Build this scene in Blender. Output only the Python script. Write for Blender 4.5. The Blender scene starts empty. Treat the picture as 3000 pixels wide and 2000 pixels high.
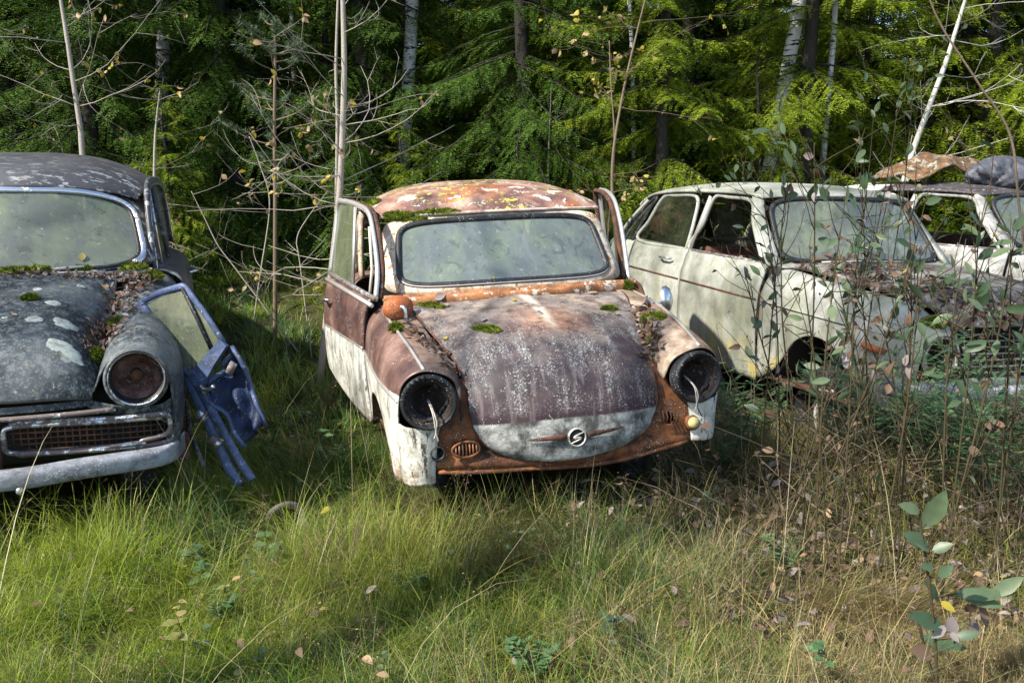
import bpy, bmesh, math, random
import numpy as np
from mathutils import Vector, Matrix, Euler
SC = bpy.context.scene
COL = SC.collection
R = math.radians
rnd = random.Random(7)

# ---------------------------------------------------------------- objects
def link(o, parent=None):
    COL.objects.link(o)
    if parent is not None:
        o.parent = parent
    return o

def tag(o, label=None, cat=None, group=None, kind=None):
    if label: o['label'] = label
    if cat: o['category'] = cat
    if group: o['group'] = group
    if kind: o['kind'] = kind
    return o

def empty(name, loc, rot=(0, 0, 0)):
    o = bpy.data.objects.new(name, None)
    o.empty_display_size = .1
    o.location = loc
    o.rotation_euler = rot
    return link(o)

def mesh_obj(name, verts, faces, mats, parent=None, smooth=True, mi=None):
    me = bpy.data.meshes.new(name)
    me.from_pydata([tuple(v) for v in verts], [], faces)
    for m in (mats if isinstance(mats, (list, tuple)) else [mats]):
        me.materials.append(m)
    if mi is not None:
        me.polygons.foreach_set('material_index', mi)
    if smooth:
        me.polygons.foreach_set('use_smooth', [True] * len(me.polygons))
    me.update()
    return link(bpy.data.objects.new(name, me), parent)

def solid(o, th, off=0):
    m = o.modifiers.new('solid', 'SOLIDIFY'); m.thickness = th; m.offset = off
    return o

def cr(P, n):
    """Catmull-Rom through control rows P (k, ...) with n samples per span."""
    P = np.asarray(P, float)
    Q = np.concatenate([2 * P[:1] - P[1:2], P, 2 * P[-1:] - P[-2:-1]])
    out = []
    for i in range(len(P) - 1):
        p0, p1, p2, p3 = Q[i], Q[i + 1], Q[i + 2], Q[i + 3]
        for j in range(n):
            t = j / n
            out.append(.5 * ((2 * p1) + (-p0 + p2) * t + (2 * p0 - 5 * p1 + 4 * p2 - p3) * t * t + (-p0 + 3 * p1 - 3 * p2 + p3) * t ** 3))
    out.append(P[-1])
    return np.array(out)

def lin(P, n):
    P = np.asarray(P, float)
    out = [P[i] + (P[i + 1] - P[i]) * j / n for i in range(len(P) - 1) for j in range(n)]
    return np.array(out + [P[-1]])

def grid_faces(nr, nc, closed=False):
    f = []
    for i in range(nr - 1):
        for j in range(nc if closed else nc - 1):
            k = (j + 1) % nc
            f.append((i * nc + j, i * nc + k, (i + 1) * nc + k, (i + 1) * nc + j))
    return f

def panel(name, rows, mat, parent, nu=6, nv=6, th=.005, side=1, hole=None, dent=0, seed=0):
    """A pressed sheet: control rows of points, splined both ways, mirrored in x when side is -1."""
    G = cr(rows, nu)
    G = np.swapaxes(cr(np.swapaxes(G, 0, 1), nv), 0, 1)
    nr, nc = G.shape[:2]
    V = G.reshape(-1, 3).copy()
    V[:, 0] *= side
    if dent:
        rg = np.random.RandomState(seed)
        for _ in range(6):
            c = V[rg.randint(len(V))]
            d2 = ((V - c) ** 2).sum(1)
            V += (np.exp(-d2 / .012) * dent * rg.uniform(-1, 1))[:, None] * np.array([.5 * side, .3, -1])
    F = grid_faces(nr, nc)
    if hole:
        F = [f for f in F if not hole(V[list(f)].mean(0))]
    if side < 0:
        F = [f[::-1] for f in F]
    o = mesh_obj(name, V, F, mat, parent)
    if th: solid(o, th)
    return o

class MB:
    """Collects shapes into one mesh."""
    def __init__(s): s.v = []; s.f = []; s.m = []
    def add(s, V, F, m=0):
        b = len(s.v)
        s.v.extend([tuple(map(float, v)) for v in V])
        s.f.extend([tuple(i + b for i in f) for f in F])
        s.m.extend([m] * len(F))
    def tube(s, pts, r, n=6, m=0, closed=False, flat=None):
        P = np.asarray(pts, float); k = len(P)
        rr = np.full(k, r) if np.isscalar(r) else np.interp(np.linspace(0, 1, k), np.linspace(0, 1, len(r)), r)
        T = np.gradient(P, axis=0)
        if closed: T = np.roll(P, -1, 0) - np.roll(P, 1, 0)
        T /= np.linalg.norm(T, axis=1)[:, None] + 1e-9
        up = np.array([0, 0, 1.]) if abs(T[0, 2]) < .9 else np.array([1., 0, 0])
        if flat is not None: up = np.asarray(flat[0], float)
        V = []
        A = np.cross(T[0], up); A /= np.linalg.norm(A)
        for i in range(k):
            if flat is not None: A = np.cross(T[i], up); A /= np.linalg.norm(A) + 1e-9
            else:
                A = A - T[i] * (A @ T[i]); A /= np.linalg.norm(A) + 1e-9
            B = np.cross(T[i], A)
            sa, sb = (1, 1) if flat is None else flat[1]
            for j in range(n):
                a = 2 * math.pi * j / n
                V.append(P[i] + rr[i] * (sa * math.cos(a) * A + sb * math.sin(a) * B))
        F = grid_faces(k, n, True)
        if closed:
            F += [((k - 1) * n + j, (k - 1) * n + (j + 1) % n, (j + 1) % n, j) for j in range(n)]
        else:
            F += [tuple(range(n))[::-1], tuple((k - 1) * n + j for j in range(n))]
        s.add(V, F, m)
    def lathe(s, c, axis, prof, n=32, m=0, up=(0, 0, 1), sx=1, sy=1):
        c = np.asarray(c, float); ax = np.asarray(axis, float); ax /= np.linalg.norm(ax)
        A = np.cross(ax, up); A /= np.linalg.norm(A); B = np.cross(A, ax)
        V = [c + ax * h + r * (sx * math.cos(2 * math.pi * j / n) * A + sy * math.sin(2 * math.pi * j / n) * B) for r, h in prof for j in range(n)]
        s.add(V, grid_faces(len(prof), n, True), m)
    def box(s, c, size, rot=None, m=0):
        c = np.asarray(c, float); h = np.asarray(size, float) / 2
        V = np.array([[x, y, z] for x in (-1, 1) for y in (-1, 1) for z in (-1, 1)]) * h
        if rot is not None: V = V @ np.array(Euler(rot).to_matrix()).T
        s.add(V + c, [(0, 1, 3, 2), (4, 6, 7, 5), (0, 4, 5, 1), (2, 3, 7, 6), (0, 2, 6, 4), (1, 5, 7, 3)], m)
    def blob(s, c, r, seed=0, m=0, n=10, k=6, rough=.25):
        """A lumpy cushion."""
        rg = np.random.RandomState(seed); V = []
        c = np.asarray(c, float)
        ph = rg.uniform(0, 6.28, 8)
        for i in range(k + 1):
            th = math.pi * i / k
            for j in range(n):
                a = 2 * math.pi * j / n
                d = 1 + rough * (.5 * math.sin(2 * a + ph[0]) + .35 * math.sin(3 * a + 2 * th + ph[1]) + .4 * math.sin(5 * a - 3 * th + ph[2])) + rough * .25 * rg.uniform(-1, 1)
                V.append(c + np.array([math.sin(th) * math.cos(a) * r[0] * d, math.sin(th) * math.sin(a) * r[1] * d, math.cos(th) * r[2] * (.7 + .3 * d)]))
        s.add(V, grid_faces(k + 1, n, True), m)
    def leaf(s, p, d, nrm, L, w, m=0, curl=.2, fold=.25):
        p = np.asarray(p, float); d = np.asarray(d, float); d = d / (np.linalg.norm(d) + 1e-9)
        sd = np.cross(d, nrm); sd /= np.linalg.norm(sd) + 1e-9
        u = np.cross(sd, d)
        V = []
        for t, ww in ((0, .0), (.22, .75), (.5, 1.), (.78, .62), (1, 0)):
            b = p + d * L * t - u * curl * L * t * t
            if ww == 0: V.append(b)
            else:
                V += [b + sd * w * ww * .5 + u * fold * w * ww * .5, b, b - sd * w * ww * .5 + u * fold * w * ww * .5]
        F = [(0, 1, 2), (0, 2, 3), (1, 4, 5, 2), (2, 5, 6, 3), (4, 7, 8, 5), (5, 8, 9, 6), (7, 10, 8), (8, 10, 9)]
        s.add(V, F, m)
    def obj(s, name, mats, parent=None, smooth=True):
        return mesh_obj(name, s.v, s.f, mats, parent, smooth, s.m if isinstance(mats, (list, tuple)) else None)

def copy_tree(o, parent=None):
    c = o.copy(); COL.objects.link(c); c.parent = parent
    for ch in [x for x in o.children]:
        copy_tree(ch, c)
    return c

# ---------------------------------------------------------------- material helper
class NT:
    def __init__(s, name):
        s.mat = bpy.data.materials.new(name); s.mat.use_nodes = True
        s.t = s.mat.node_tree; s.t.nodes.clear()
        s.out = s.t.nodes.new('ShaderNodeOutputMaterial')
        tc = s.t.nodes.new('ShaderNodeTexCoord'); s.o = tc.outputs['Object']
        sp = s.n('ShaderNodeSeparateXYZ'); s.l(s.o, sp.inputs[0])
        s.x, s.y, s.z = sp.outputs
    def n(s, t): return s.t.nodes.new(t)
    def l(s, a, b): s.t.links.new(a, b)
    def put(s, v, sock):
        if isinstance(v, bpy.types.NodeSocket): s.l(v, sock)
        elif isinstance(v, (tuple, list)):
            sock.default_value = tuple(v) + ((1,) if len(v) == 3 and len(sock.default_value) == 4 else ())
        else:
            try: sock.default_value = v
            except (TypeError, ValueError): sock.default_value = (v, v, v, 1)
    def noise(s, sc, det=4, ro=.55, vec=None, dist=0, stretch=None):
        n = s.n('ShaderNodeTexNoise'); n.inputs['Scale'].default_value = sc; n.inputs['Detail'].default_value = det
        n.inputs['Roughness'].default_value = ro; n.inputs['Distortion'].default_value = dist
        v = vec or s.o
        if stretch:
            mp = s.n('ShaderNodeMapping'); mp.inputs['Scale'].default_value = stretch; s.l(v, mp.inputs[0]); v = mp.outputs[0]
        s.l(v, n.inputs['Vector']); return n.outputs['Fac']
    def vor(s, sc, feat='F1', vec=None, rand=1, out='Distance'):
        n = s.n('ShaderNodeTexVoronoi'); n.feature = feat; n.inputs['Scale'].default_value = sc
        n.inputs['Randomness'].default_value = rand
        s.l(vec or s.o, n.inputs['Vector']); return n.outputs[out]
    def m(s, op, a, b=None, c=None, clamp=False):
        n = s.n('ShaderNodeMath'); n.operation = op; n.use_clamp = clamp
        s.put(a, n.inputs[0])
        if b is not None: s.put(b, n.inputs[1])
        if c is not None: s.put(c, n.inputs[2])
        return n.outputs[0]
    def step(s, v, a, b, lo=0., hi=1.):
        n = s.n('ShaderNodeMapRange'); n.interpolation_type = 'SMOOTHSTEP'
        s.put(v, n.inputs['Value'])
        if a > b: a, b, lo, hi = b, a, hi, lo
        for k, x in zip(('From Min', 'From Max', 'To Min', 'To Max'), (a, b, lo, hi)): n.inputs[k].default_value = x
        return n.outputs[0]
    def ramp(s, f, stops, interp='LINEAR'):
        n = s.n('ShaderNodeValToRGB'); n.color_ramp.interpolation = interp
        e = n.color_ramp.elements
        while len(e) < len(stops): e.new(.5)
        for el, (p, c) in zip(e, stops): el.position = p; el.color = tuple(c) + (1,)
        s.put(f, n.inputs[0]); return n.outputs[0]
    def mix(s, f, a, b, mode='MIX'):
        n = s.n('ShaderNodeMix'); n.data_type = 'RGBA'; n.blend_type = mode
        s.put(f, n.inputs[0]); s.put(a, n.inputs[6]); s.put(b, n.inputs[7]); return n.outputs[2]
    def bump(s, h, dist=.002, strg=1.):
        n = s.n('ShaderNodeBump'); n.inputs['Distance'].default_value = dist; n.inputs['Strength'].default_value = strg
        s.put(h, n.inputs['Height']); return n.outputs[0]
    def bsdf(s, col, rough=.6, metal=0, nrm=None, spec=.5, **kw):
        b = s.n('ShaderNodeBsdfPrincipled')
        s.put(col, b.inputs['Base Color']); s.put(rough, b.inputs['Roughness']); s.put(metal, b.inputs['Metallic'])
        s.put(spec, b.inputs['Specular IOR Level'])
        if nrm: s.l(nrm, b.inputs['Normal'])
        for k, v in kw.items(): s.put(v, b.inputs[k.replace('_', ' ')])
        s.l(b.outputs[0], s.out.inputs[0]); s.b = b
        return s.mat
    def attr(s, name, out='Color'):
        n = s.n('ShaderNodeAttribute'); n.attribute_name = name; return n.outputs[out]
# ---------------------------------------------------------------- materials
def flat(name, col, rough=.6, metal=0, var=.25, sc=30, bump=.0008, spec=.5):
    t = NT(name); f = t.noise(sc, 5)
    c = t.mix(f, tuple(x * (1 - var) for x in col), tuple(min(1, x * (1 + var)) for x in col))
    return t.bsdf(c, rough, metal, t.bump(f, bump) if bump else None, spec)

RUST_D, RUST_M, RUST_O, RUST_L = (.055, .022, .015), (.13, .055, .03), (.34, .11, .03), (.47, .2, .07)
PURPLE, PLUM = (.10, .055, .055), (.17, .10, .085)
CREAM, WHITE, GREYW = (.62, .55, .42), (.68, .66, .58), (.36, .37, .36)

def grime(t, col, amt=.7, sc=45, tone=(.03, .024, .02)):
    """worn-in dirt: fine black pitting plus soft irregular stains"""
    f = t.step(t.noise(sc, 8, .8), .535, .62)
    st = t.step(t.noise(sc * .22, 7, .72, dist=.4), .50, .62)
    a = t.m('MULTIPLY', t.m('ADD', t.m('MULTIPLY', f, .55), t.m('MULTIPLY', st, .5), clamp=True), amt)
    return t.mix(a, col, tone)

def lichen(t, col, amount=.5, sc=55, tone=(.55, .56, .53), mask=None):
    """crusty pale specks"""
    big = t.noise(5, 4, .6)
    sp = t.step(t.noise(sc, 6, .75), .64 - .1 * amount, .70 - .1 * amount)
    sp = t.m('MULTIPLY', sp, t.step(big, .38, .6))
    d = t.step(t.vor(sc * 1.6), .28, .16)
    sp = t.m('MAXIMUM', sp, t.m('MULTIPLY', d, t.step(t.noise(9, 3), .5, .62)))
    if mask is not None: sp = t.m('MULTIPLY', sp, mask)
    return t.mix(t.m('MULTIPLY', sp, .85), col, tone), sp

def mat_hood():
    t = NT('rusted_hood_paint')
    n1 = t.noise(3.5, 6, .6); n2 = t.noise(14, 6, .65)
    base = t.ramp(n1, [(.36, (.020, .016, .020)), (.45, (.046, .034, .039)), (.54, (.088, .064, .064)), (.64, (.17, .118, .10))])
    # pale washed-out area at the rear and along the crease
    rear = t.m('ADD', t.y, t.m('MULTIPLY', t.m('SUBTRACT', n1, .5), .5))
    base = t.mix(t.step(rear, .30, .78, 0, .8), base, t.ramp(n2, [(.36, (.12, .085, .07)), (.5, (.25, .195, .16)), (.62, (.40, .335, .275))]))
    base = t.mix(t.step(t.noise(5.5, 6, .68), .47, .60, 0, .6), base, (.20, .175, .16))
    ax = t.m('ABSOLUTE', t.m('SUBTRACT', t.x, .03))
    orange = t.m('MULTIPLY', t.step(t.m('ADD', ax, t.m('MULTIPLY', t.m('SUBTRACT', n2, .5), .35)), .26, .03), t.m('MULTIPLY', t.step(t.y, .22, .4), t.step(t.y, .72, .5)))
    base = t.mix(t.m('MULTIPLY', orange, .6), base, t.ramp(n2, [(.38, (.20, .085, .045)), (.6, (.40, .21, .12))]))
    pale = t.m('MULTIPLY', t.step(t.m('ADD', ax, t.m('MULTIPLY', n2, .06)), .075, .03), t.step(t.m('ADD', t.y, t.m('MULTIPLY', t.m('SUBTRACT', n2, .5), .3)), .22, .62))
    base = t.mix(pale, base, (.66, .58, .47))
    band = t.m('MULTIPLY', t.step(t.m('ADD', t.z, t.m('MULTIPLY', n1, .05)), .74, .62), .55)
    base = t.mix(t.m('MULTIPLY', t.step(t.m('ADD', t.z, t.m('MULTIPLY', t.m('ADD', n1, n2), .16)), 1.08, .90), .6), base, (.030, .022, .028))
    base = t.mix(band, base, (.05, .022, .032))
    base = grime(t, base, .75, 40)
    base = t.mix(t.m('MULTIPLY', t.step(t.noise(34, 6, .65, stretch=(1, .10, .10)), .52, .64), t.m('MULTIPLY', t.step(t.z, .80, .72), .28)), base, (.30, .25, .25))
    streak = t.noise(26, 4, .6, stretch=(1, .12, .12))
    sm = t.m('MULTIPLY', t.step(t.z, .95, .82), t.step(t.z, .56, .60))
    sp1 = t.m('MULTIPLY', t.step(t.m('ADD', t.noise(150, 5, .85), t.m('MULTIPLY', t.m('SUBTRACT', streak, .5), .35)), .515, .575), sm)
    sp1 = t.m('MULTIPLY', sp1, t.step(t.noise(6, 4), .36, .56))
    base = t.mix(t.m('MULTIPLY', sp1, .85), base, (.48, .48, .48))
    base = t.mix(t.m('MULTIPLY', t.step(t.noise(9, 7, .7), .54, .62), .6), base, (.035, .024, .028))
    base, sp = lichen(t, base, .55, 48, (.50, .49, .46))
    zl = t.m('ADD', t.z, t.m('ADD', t.m('MULTIPLY', t.m('SUBTRACT', n2, .5), .012), t.m('MULTIPLY', t.m('ABSOLUTE', t.x), .03)))
    low = t.step(zl, .556, .548)
    lw = t.ramp(t.noise(9, 8, .72), [(.40, (.06, .06, .055)), (.47, (.17, .175, .17)), (.53, (.31, .32, .305)), (.62, (.46, .46, .44))])
    lw = grime(t, lw, .75, 42)
    lw = t.mix(t.step(t.vor(70), .2, .1, 0, .7), lw, (.12, .11, .10))
    base = t.mix(low, base, lw)
    h = t.m('ADD', t.m('MULTIPLY', n2, .5), t.m('ADD', sp, sp1))
    return t.bsdf(base, t.mix(low, t.m('ADD', .42, t.m('MULTIPLY', n2, .3)), .7), 0, t.bump(h, .0018), .35)

def mat_fender(name, split, white=WHITE, brown=((.060, .034, .033), (.13, .072, .06), (.24, .15, .125)), pale=.3):
    """two-tone flank: brown above the trim line, chalky white below"""
    t = NT(name)
    n1 = t.noise(4, 6, .6); n2 = t.noise(17, 7, .68)
    top = t.ramp(n1, [(.37, brown[0]), (.49, brown[1]), (.62, brown[2])])
    top = t.mix(t.step(n2, .52, .72, 0, .5), top, RUST_M)
    inner = t.step(t.m('ADD', t.m('ABSOLUTE', t.x), t.m('MULTIPLY', t.m('SUBTRACT', n2, .5), .12)), .64, .60)
    top = t.mix(t.m('MULTIPLY', inner, pale), top, t.ramp(n2, [(.35, (.16, .09, .06)), (.5, (.33, .26, .19)), (.65, (.48, .42, .33))]))
    low = t.mix(t.step(t.noise(9, 8, .7), .46, .62, 0, .8), white, (.30, .30, .26))
    low = t.mix(t.step(t.noise(7, 7, .72, stretch=(1, 1, .22)), .52, .60, 0, .85), low, (.17, .165, .14))
    low = t.mix(t.step(t.noise(30, 7, .75, stretch=(1, 1, .3)), .565, .61), low, (.075, .062, .045))
    low = t.mix(t.m('MULTIPLY', t.step(t.z, .46, .30), t.step(n2, .45, .62)), low, (.22, .12, .06))
    top = grime(t, top, .55, 38)
    low = grime(t, low, .55, 34)
    m = t.step(t.m('ADD', t.z, t.m('MULTIPLY', t.m('SUBTRACT', n2, .5), .01)), split + .003, split - .003)
    base = t.mix(m, top, low)
    base, sp = lichen(t, base, .25, 60)
    h = t.m('ADD', n2, sp)
    return t.bsdf(base, t.mix(m, t.m('ADD', .26, t.m('MULTIPLY', n2, .3)), .6), 0, t.bump(h, .0012), .5)

def mat_rust(name, cols=(RUST_D, RUST_M, RUST_O, RUST_L), sc=7, lich=.3, pale=None, rough=.8, bump=.002):
    t = NT(name)
    n1 = t.noise(sc, 7, .65); n2 = t.noise(sc * 5, 6, .7)
    f = t.m('ADD', t.m('MULTIPLY', n1, .7), t.m('MULTIPLY', n2, .3))
    base = t.ramp(f, [(.34, cols[0]), (.45, cols[1]), (.56, cols[2]), (.70, cols[3])])
    if pale:
        base = t.mix(t.step(t.noise(sc * 1.6, 8, .7), .55, .60), base, pale)
    if rough > .6: base = grime(t, base, .8, 30)
    base, sp = lichen(t, base, lich, 60)
    return t.bsdf(base, rough, 0, t.bump(t.m('ADD', n2, sp), bump), .3)

def mat_roof():
    t = NT('rusted_roof_paint')
    n1 = t.noise(4.2, 6, .6); n2 = t.noise(16, 7, .65)
    base = t.ramp(n1, [(.36, (.11, .055, .05)), (.45, (.20, .10, .08)), (.54, (.33, .19, .14)), (.64, (.46, .34, .27))])
    base = t.mix(t.step(n2, .56, .68, 0, .65), base, (.40, .30, .26))
    base = t.mix(t.step(t.noise(3, 3, .5), .57, .63, 0, .7), base, RUST_O)
    base = grime(t, base, .55, 40)
    fl = t.step(t.noise(12, 8, .72, dist=.6), .56, .575)
    base = t.mix(fl, base, (.62, .58, .52))
    yl = t.m('MULTIPLY', t.step(t.noise(24, 8, .74), .53, .56), t.step(t.noise(2.6, 3), .46, .56))
    base = t.mix(yl, base, (.52, .46, .10))
    base, sp = lichen(t, base, .3, 50, (.6, .58, .5))
    h = t.m('ADD', t.m('ADD', n2, fl), t.m('ADD', yl, sp))
    return t.bsdf(base, .55, 0, t.bump(h, .003), .4)

def mat_frame():
    t = NT('flaking_cream_paint')
    n1 = t.noise(6, 7, .65); n2 = t.noise(22, 7, .7)
    base = t.ramp(n1, [(.36, (.36, .28, .19)), (.47, (.58, .50, .38)), (.6, (.70, .64, .53))])
    base = grime(t, base, .6, 40)
    ru = t.m('MAXIMUM', t.step(n2, .58, .63), t.m('MULTIPLY', t.step(n1, .52, .60), .6))
    base = t.mix(ru, base, t.ramp(n2, [(.4, RUST_D), (.55, (.22, .10, .045)), (.68, RUST_O)]))
    base = t.mix(t.step(t.vor(50), .22, .1, 0, .8), base, (.07, .05, .03))
    low = t.m('MULTIPLY', t.step(t.m('ADD', t.z, t.m('MULTIPLY', n2, .05)), 1.008, .985), .85)
    base = t.mix(low, base, t.ramp(n2, [(.35, RUST_M), (.6, RUST_O)]))
    return t.bsdf(base, .65, 0, t.bump(t.m('ADD', n2, ru), .002), .4)

def mat_glass(name, col=(.16, .19, .19), dust=.55, rough=.12, sc=3):
    """old window glass under a film of dust, leafy reflections painted in as green blotches"""
    t = NT(name)
    n1 = t.noise(sc, 5, .6); n2 = t.noise(sc * 14, 5, .7)
    n3 = t.noise(sc * 2.3, 4, .6, stretch=(1, 1, .3))
    c = t.mix(t.step(n3, .40, .72), col, tuple(x * y for x, y in zip(col, (1.35, 1.42, 1.05))))  # green blotches put leafy reflections into the glass colour
    c = t.mix(t.m('MULTIPLY', t.step(t.noise(sc * 5, 6, .7, stretch=(1, 1, .5)), .52, .68), .35), c, tuple(x * y for x, y in zip(col, (1.9, 1.95, 1.5))))
    sv = t.noise(sc * 9, 5, .65, stretch=(1, .25, .12))
    c = t.mix(t.step(sv, .52, .70, 0, .25), c, tuple(min(1, x * 1.9) for x in col))
    c = t.mix(t.m('MULTIPLY', t.step(t.noise(sc * 4, 5, .7, dist=.8), .55, .62), .5), c, tuple(x * y for x, y in zip(col, (.45, .5, .42))))
    c = t.mix(t.step(n2, .62, .7, 0, .4), c, (.4, .42, .38))
    d = t.n('ShaderNodeBsdfPrincipled'); t.put(c, d.inputs['Base Color']); d.inputs['Roughness'].default_value = rough + .05
    d.inputs['Specular IOR Level'].default_value = 1.
    tr = t.n('ShaderNodeBsdfTransparent'); tr.inputs[0].default_value = (.72, .8, .76, 1)
    gl = t.n('ShaderNodeBsdfGlossy'); gl.inputs['Roughness'].default_value = rough * .6
    fr = t.n('ShaderNodeFresnel'); fr.inputs[0].default_value = 1.5
    m1 = t.n('ShaderNodeMixShader'); t.l(fr.outputs[0], m1.inputs[0]); t.l(tr.outputs[0], m1.inputs[1]); t.l(gl.outputs[0], m1.inputs[2])
    m2 = t.n('ShaderNodeMixShader')
    t.put(t.m('ADD', t.step(n1, .3, .7, dust - .10, dust + .14), t.step(n2, .55, .7, 0, .15), clamp=True), m2.inputs[0])
    t.l(m1.outputs[0], m2.inputs[1]); t.l(d.outputs[0], m2.inputs[2])
    t.l(m2.outputs[0], t.out.inputs[0])
    return t.mat

def mat_slate():
    """grey-blue weathered paint of the left car"""
    t = NT('slate_weathered_paint')
    n1 = t.noise(3.2, 6, .6); n2 = t.noise(26, 7, .72); n3 = t.noise(60, 5, .7)
    base = t.ramp(n1, [(.40, (.010, .014, .018)), (.48, (.028, .037, .043)), (.58, (.085, .098, .105))])
    base = t.mix(t.m('MULTIPLY', t.step(t.noise(85, 5, .8), .53, .60), .6), base, (.22, .245, .25))
    base = grime(t, base, .5, 30, (.016, .018, .018))
    base = t.mix(t.step(n2, .50, .60, 0, .6), base, (.17, .19, .19))
    base = t.mix(t.m('MULTIPLY', t.step(n3, .56, .62), t.step(n1, .62, .42)), base, (.022, .027, .03))
    base = t.mix(t.m('MULTIPLY', t.step(t.noise(40, 6, .75), .60, .66), t.step(t.noise(4, 3), .5, .62)), base, (.40, .43, .43))
    yl = t.m('MULTIPLY', t.step(t.noise(30, 6, .7), .63, .66), t.step(t.noise(3, 2), .52, .6))
    base = t.mix(yl, base, (.35, .33, .07))
    return t.bsdf(base, t.m('ADD', .46, t.m('MULTIPLY', n2, .35)), 0, t.bump(t.m('ADD', n2, n3), .0018), .3)

def mat_slate_roof():
    t = NT('dark_roof_paint')
    n1 = t.noise(3, 6, .6); n2 = t.noise(22, 7, .72, stretch=(.6, 1.6, 1))
    base = t.ramp(n1, [(.3, (.03, .031, .036)), (.55, (.055, .055, .062)), (.75, (.10, .098, .10))])
    low = t.step(t.z, 1.50, 1.42)
    base = t.mix(t.m('MULTIPLY', t.step(n2, .53, .60), t.m('ADD', .25, t.m('MULTIPLY', low, .6))), base, (.34, .36, .38))
    base = t.mix(t.m('MULTIPLY', t.step(t.noise(9, 5), .58, .7), .4), base, (.10, .065, .045))
    return t.bsdf(base, .45, 0, t.bump(n2, .002), .5)

def mat_palecar():
    t = NT('pale_green_white_paint')
    n1 = t.noise(2.2, 6, .6); n2 = t.noise(18, 7, .7)
    base = t.ramp(n1, [(.38, (.15, .16, .14)), (.48, (.27, .28, .25)), (.60, (.38, .385, .355))])
    base = grime(t, base, .55, 26, (.06, .06, .04))
    st = t.noise(12, 5, .65, stretch=(1, 1, .15))
    base = t.mix(t.step(st, .46, .68, 0, .7), base, (.20, .22, .15))
    base = t.mix(t.m('MULTIPLY', t.step(t.z, .95, .25), t.step(t.noise(5, 6, .7, stretch=(1, 1, .3)), .40, .62, 0, .75)), base, (.20, .20, .12))
    base = t.mix(t.m('MULTIPLY', t.step(n2, .55, .68), t.step(t.z, .75, .30)), base, (.13, .13, .09))
    base = t.mix(t.m('MULTIPLY', t.step(t.noise(7, 5), .52, .62), t.step(t.z, .55, .32)), base, (.40, .34, .13))
    base = t.mix(t.step(t.vor(24), .13, .06), base, (.12, .09, .06))
    base = t.mix(t.m('MULTIPLY', t.step(t.noise(34, 5, .75), .58, .68), .55), base, (.22, .24, .18))
    return t.bsdf(base, t.m('ADD', .4, t.m('MULTIPLY', n2, .3)), 0, t.bump(n2, .0012), .45)

def mat_palehood():
    t = NT('mossy_pale_hood_paint')
    n1 = t.noise(5, 7, .65, stretch=(1, .5, 1)); n2 = t.noise(30, 7, .75, stretch=(1, .4, 1))
    base = t.ramp(n1, [(.36, (.05, .04, .034)), (.48, (.12, .105, .09)), (.62, (.26, .25, .22))])
    base = t.mix(t.step(n2, .56, .62, 0, .7), base, (.42, .43, .40))
    base = t.mix(t.step(t.noise(9, 6), .58, .66), base, (.055, .04, .032))
    return t.bsdf(base, .75, 0, t.bump(t.m('ADD', n1, n2), .003), .3)

def mat_chrome(name='pitted_chrome', rust=.35):
    t = NT(name)
    n1 = t.noise(14, 6, .7); n2 = t.noise(60, 5, .7)
    f = t.m('MULTIPLY', t.step(t.m('ADD', n1, t.m('MULTIPLY', n2, .3)), .78 - .3 * rust, .86 - .3 * rust), .9)
    c = t.mix(f, (.62, .64, .68), (.07, .04, .028))
    return t.bsdf(c, t.mix(f, (.28, .28, .28), (.8, .8, .8)), t.m('SUBTRACT', .95, f, clamp=True), t.bump(t.m('ADD', f, n2), .001), .5)

def mat_bark(name, a, b, sc=9, birch=False):
    t = NT(name)
    n = t.noise(sc, 6, .65, stretch=(1, 1, .25)); n2 = t.noise(sc * 5, 5)
    c = t.mix(n, a, b)
    if birch:
        bands = t.step(t.noise(6, 5, .6, stretch=(1.2, 1.2, 5)), .55, .61)
        c = t.mix(bands, c, (.03, .027, .024))
        c = t.mix(t.step(t.noise(1.5, 5, .7), .56, .64), c, (.08, .075, .065))
    return t.bsdf(c, .85, 0, t.bump(t.m('ADD', n, n2), .004), .2)

def mat_leaf(name, a, b, trans=.35, rough=.5, spec=.4, sc=9, use_attr=False):
    """thin leaf: reflects and lets some light through"""
    t = NT(name)
    if use_attr:
        c = t.attr('tint')
    else:
        g = t.n('ShaderNodeNewGeometry')
        c = t.mix(g.outputs['Random Per Island'], a, b)
        c = t.mix(t.step(t.noise(sc, 4), .35, .7, 0, .35), c, tuple(x * .55 for x in a))
    p = t.n('ShaderNodeBsdfPrincipled'); t.put(c, p.inputs['Base Color']); p.inputs['Roughness'].default_value = rough
    p.inputs['Specular IOR Level'].default_value = spec
    tr = t.n('ShaderNodeBsdfTranslucent'); t.put(c, tr.inputs[0])
    m = t.n('ShaderNodeMixShader'); m.inputs[0].default_value = trans
    t.l(p.outputs[0], m.inputs[1]); t.l(tr.outputs[0], m.inputs[2]); t.l(m.outputs[0], t.out.inputs[0])
    return t.mat

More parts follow.
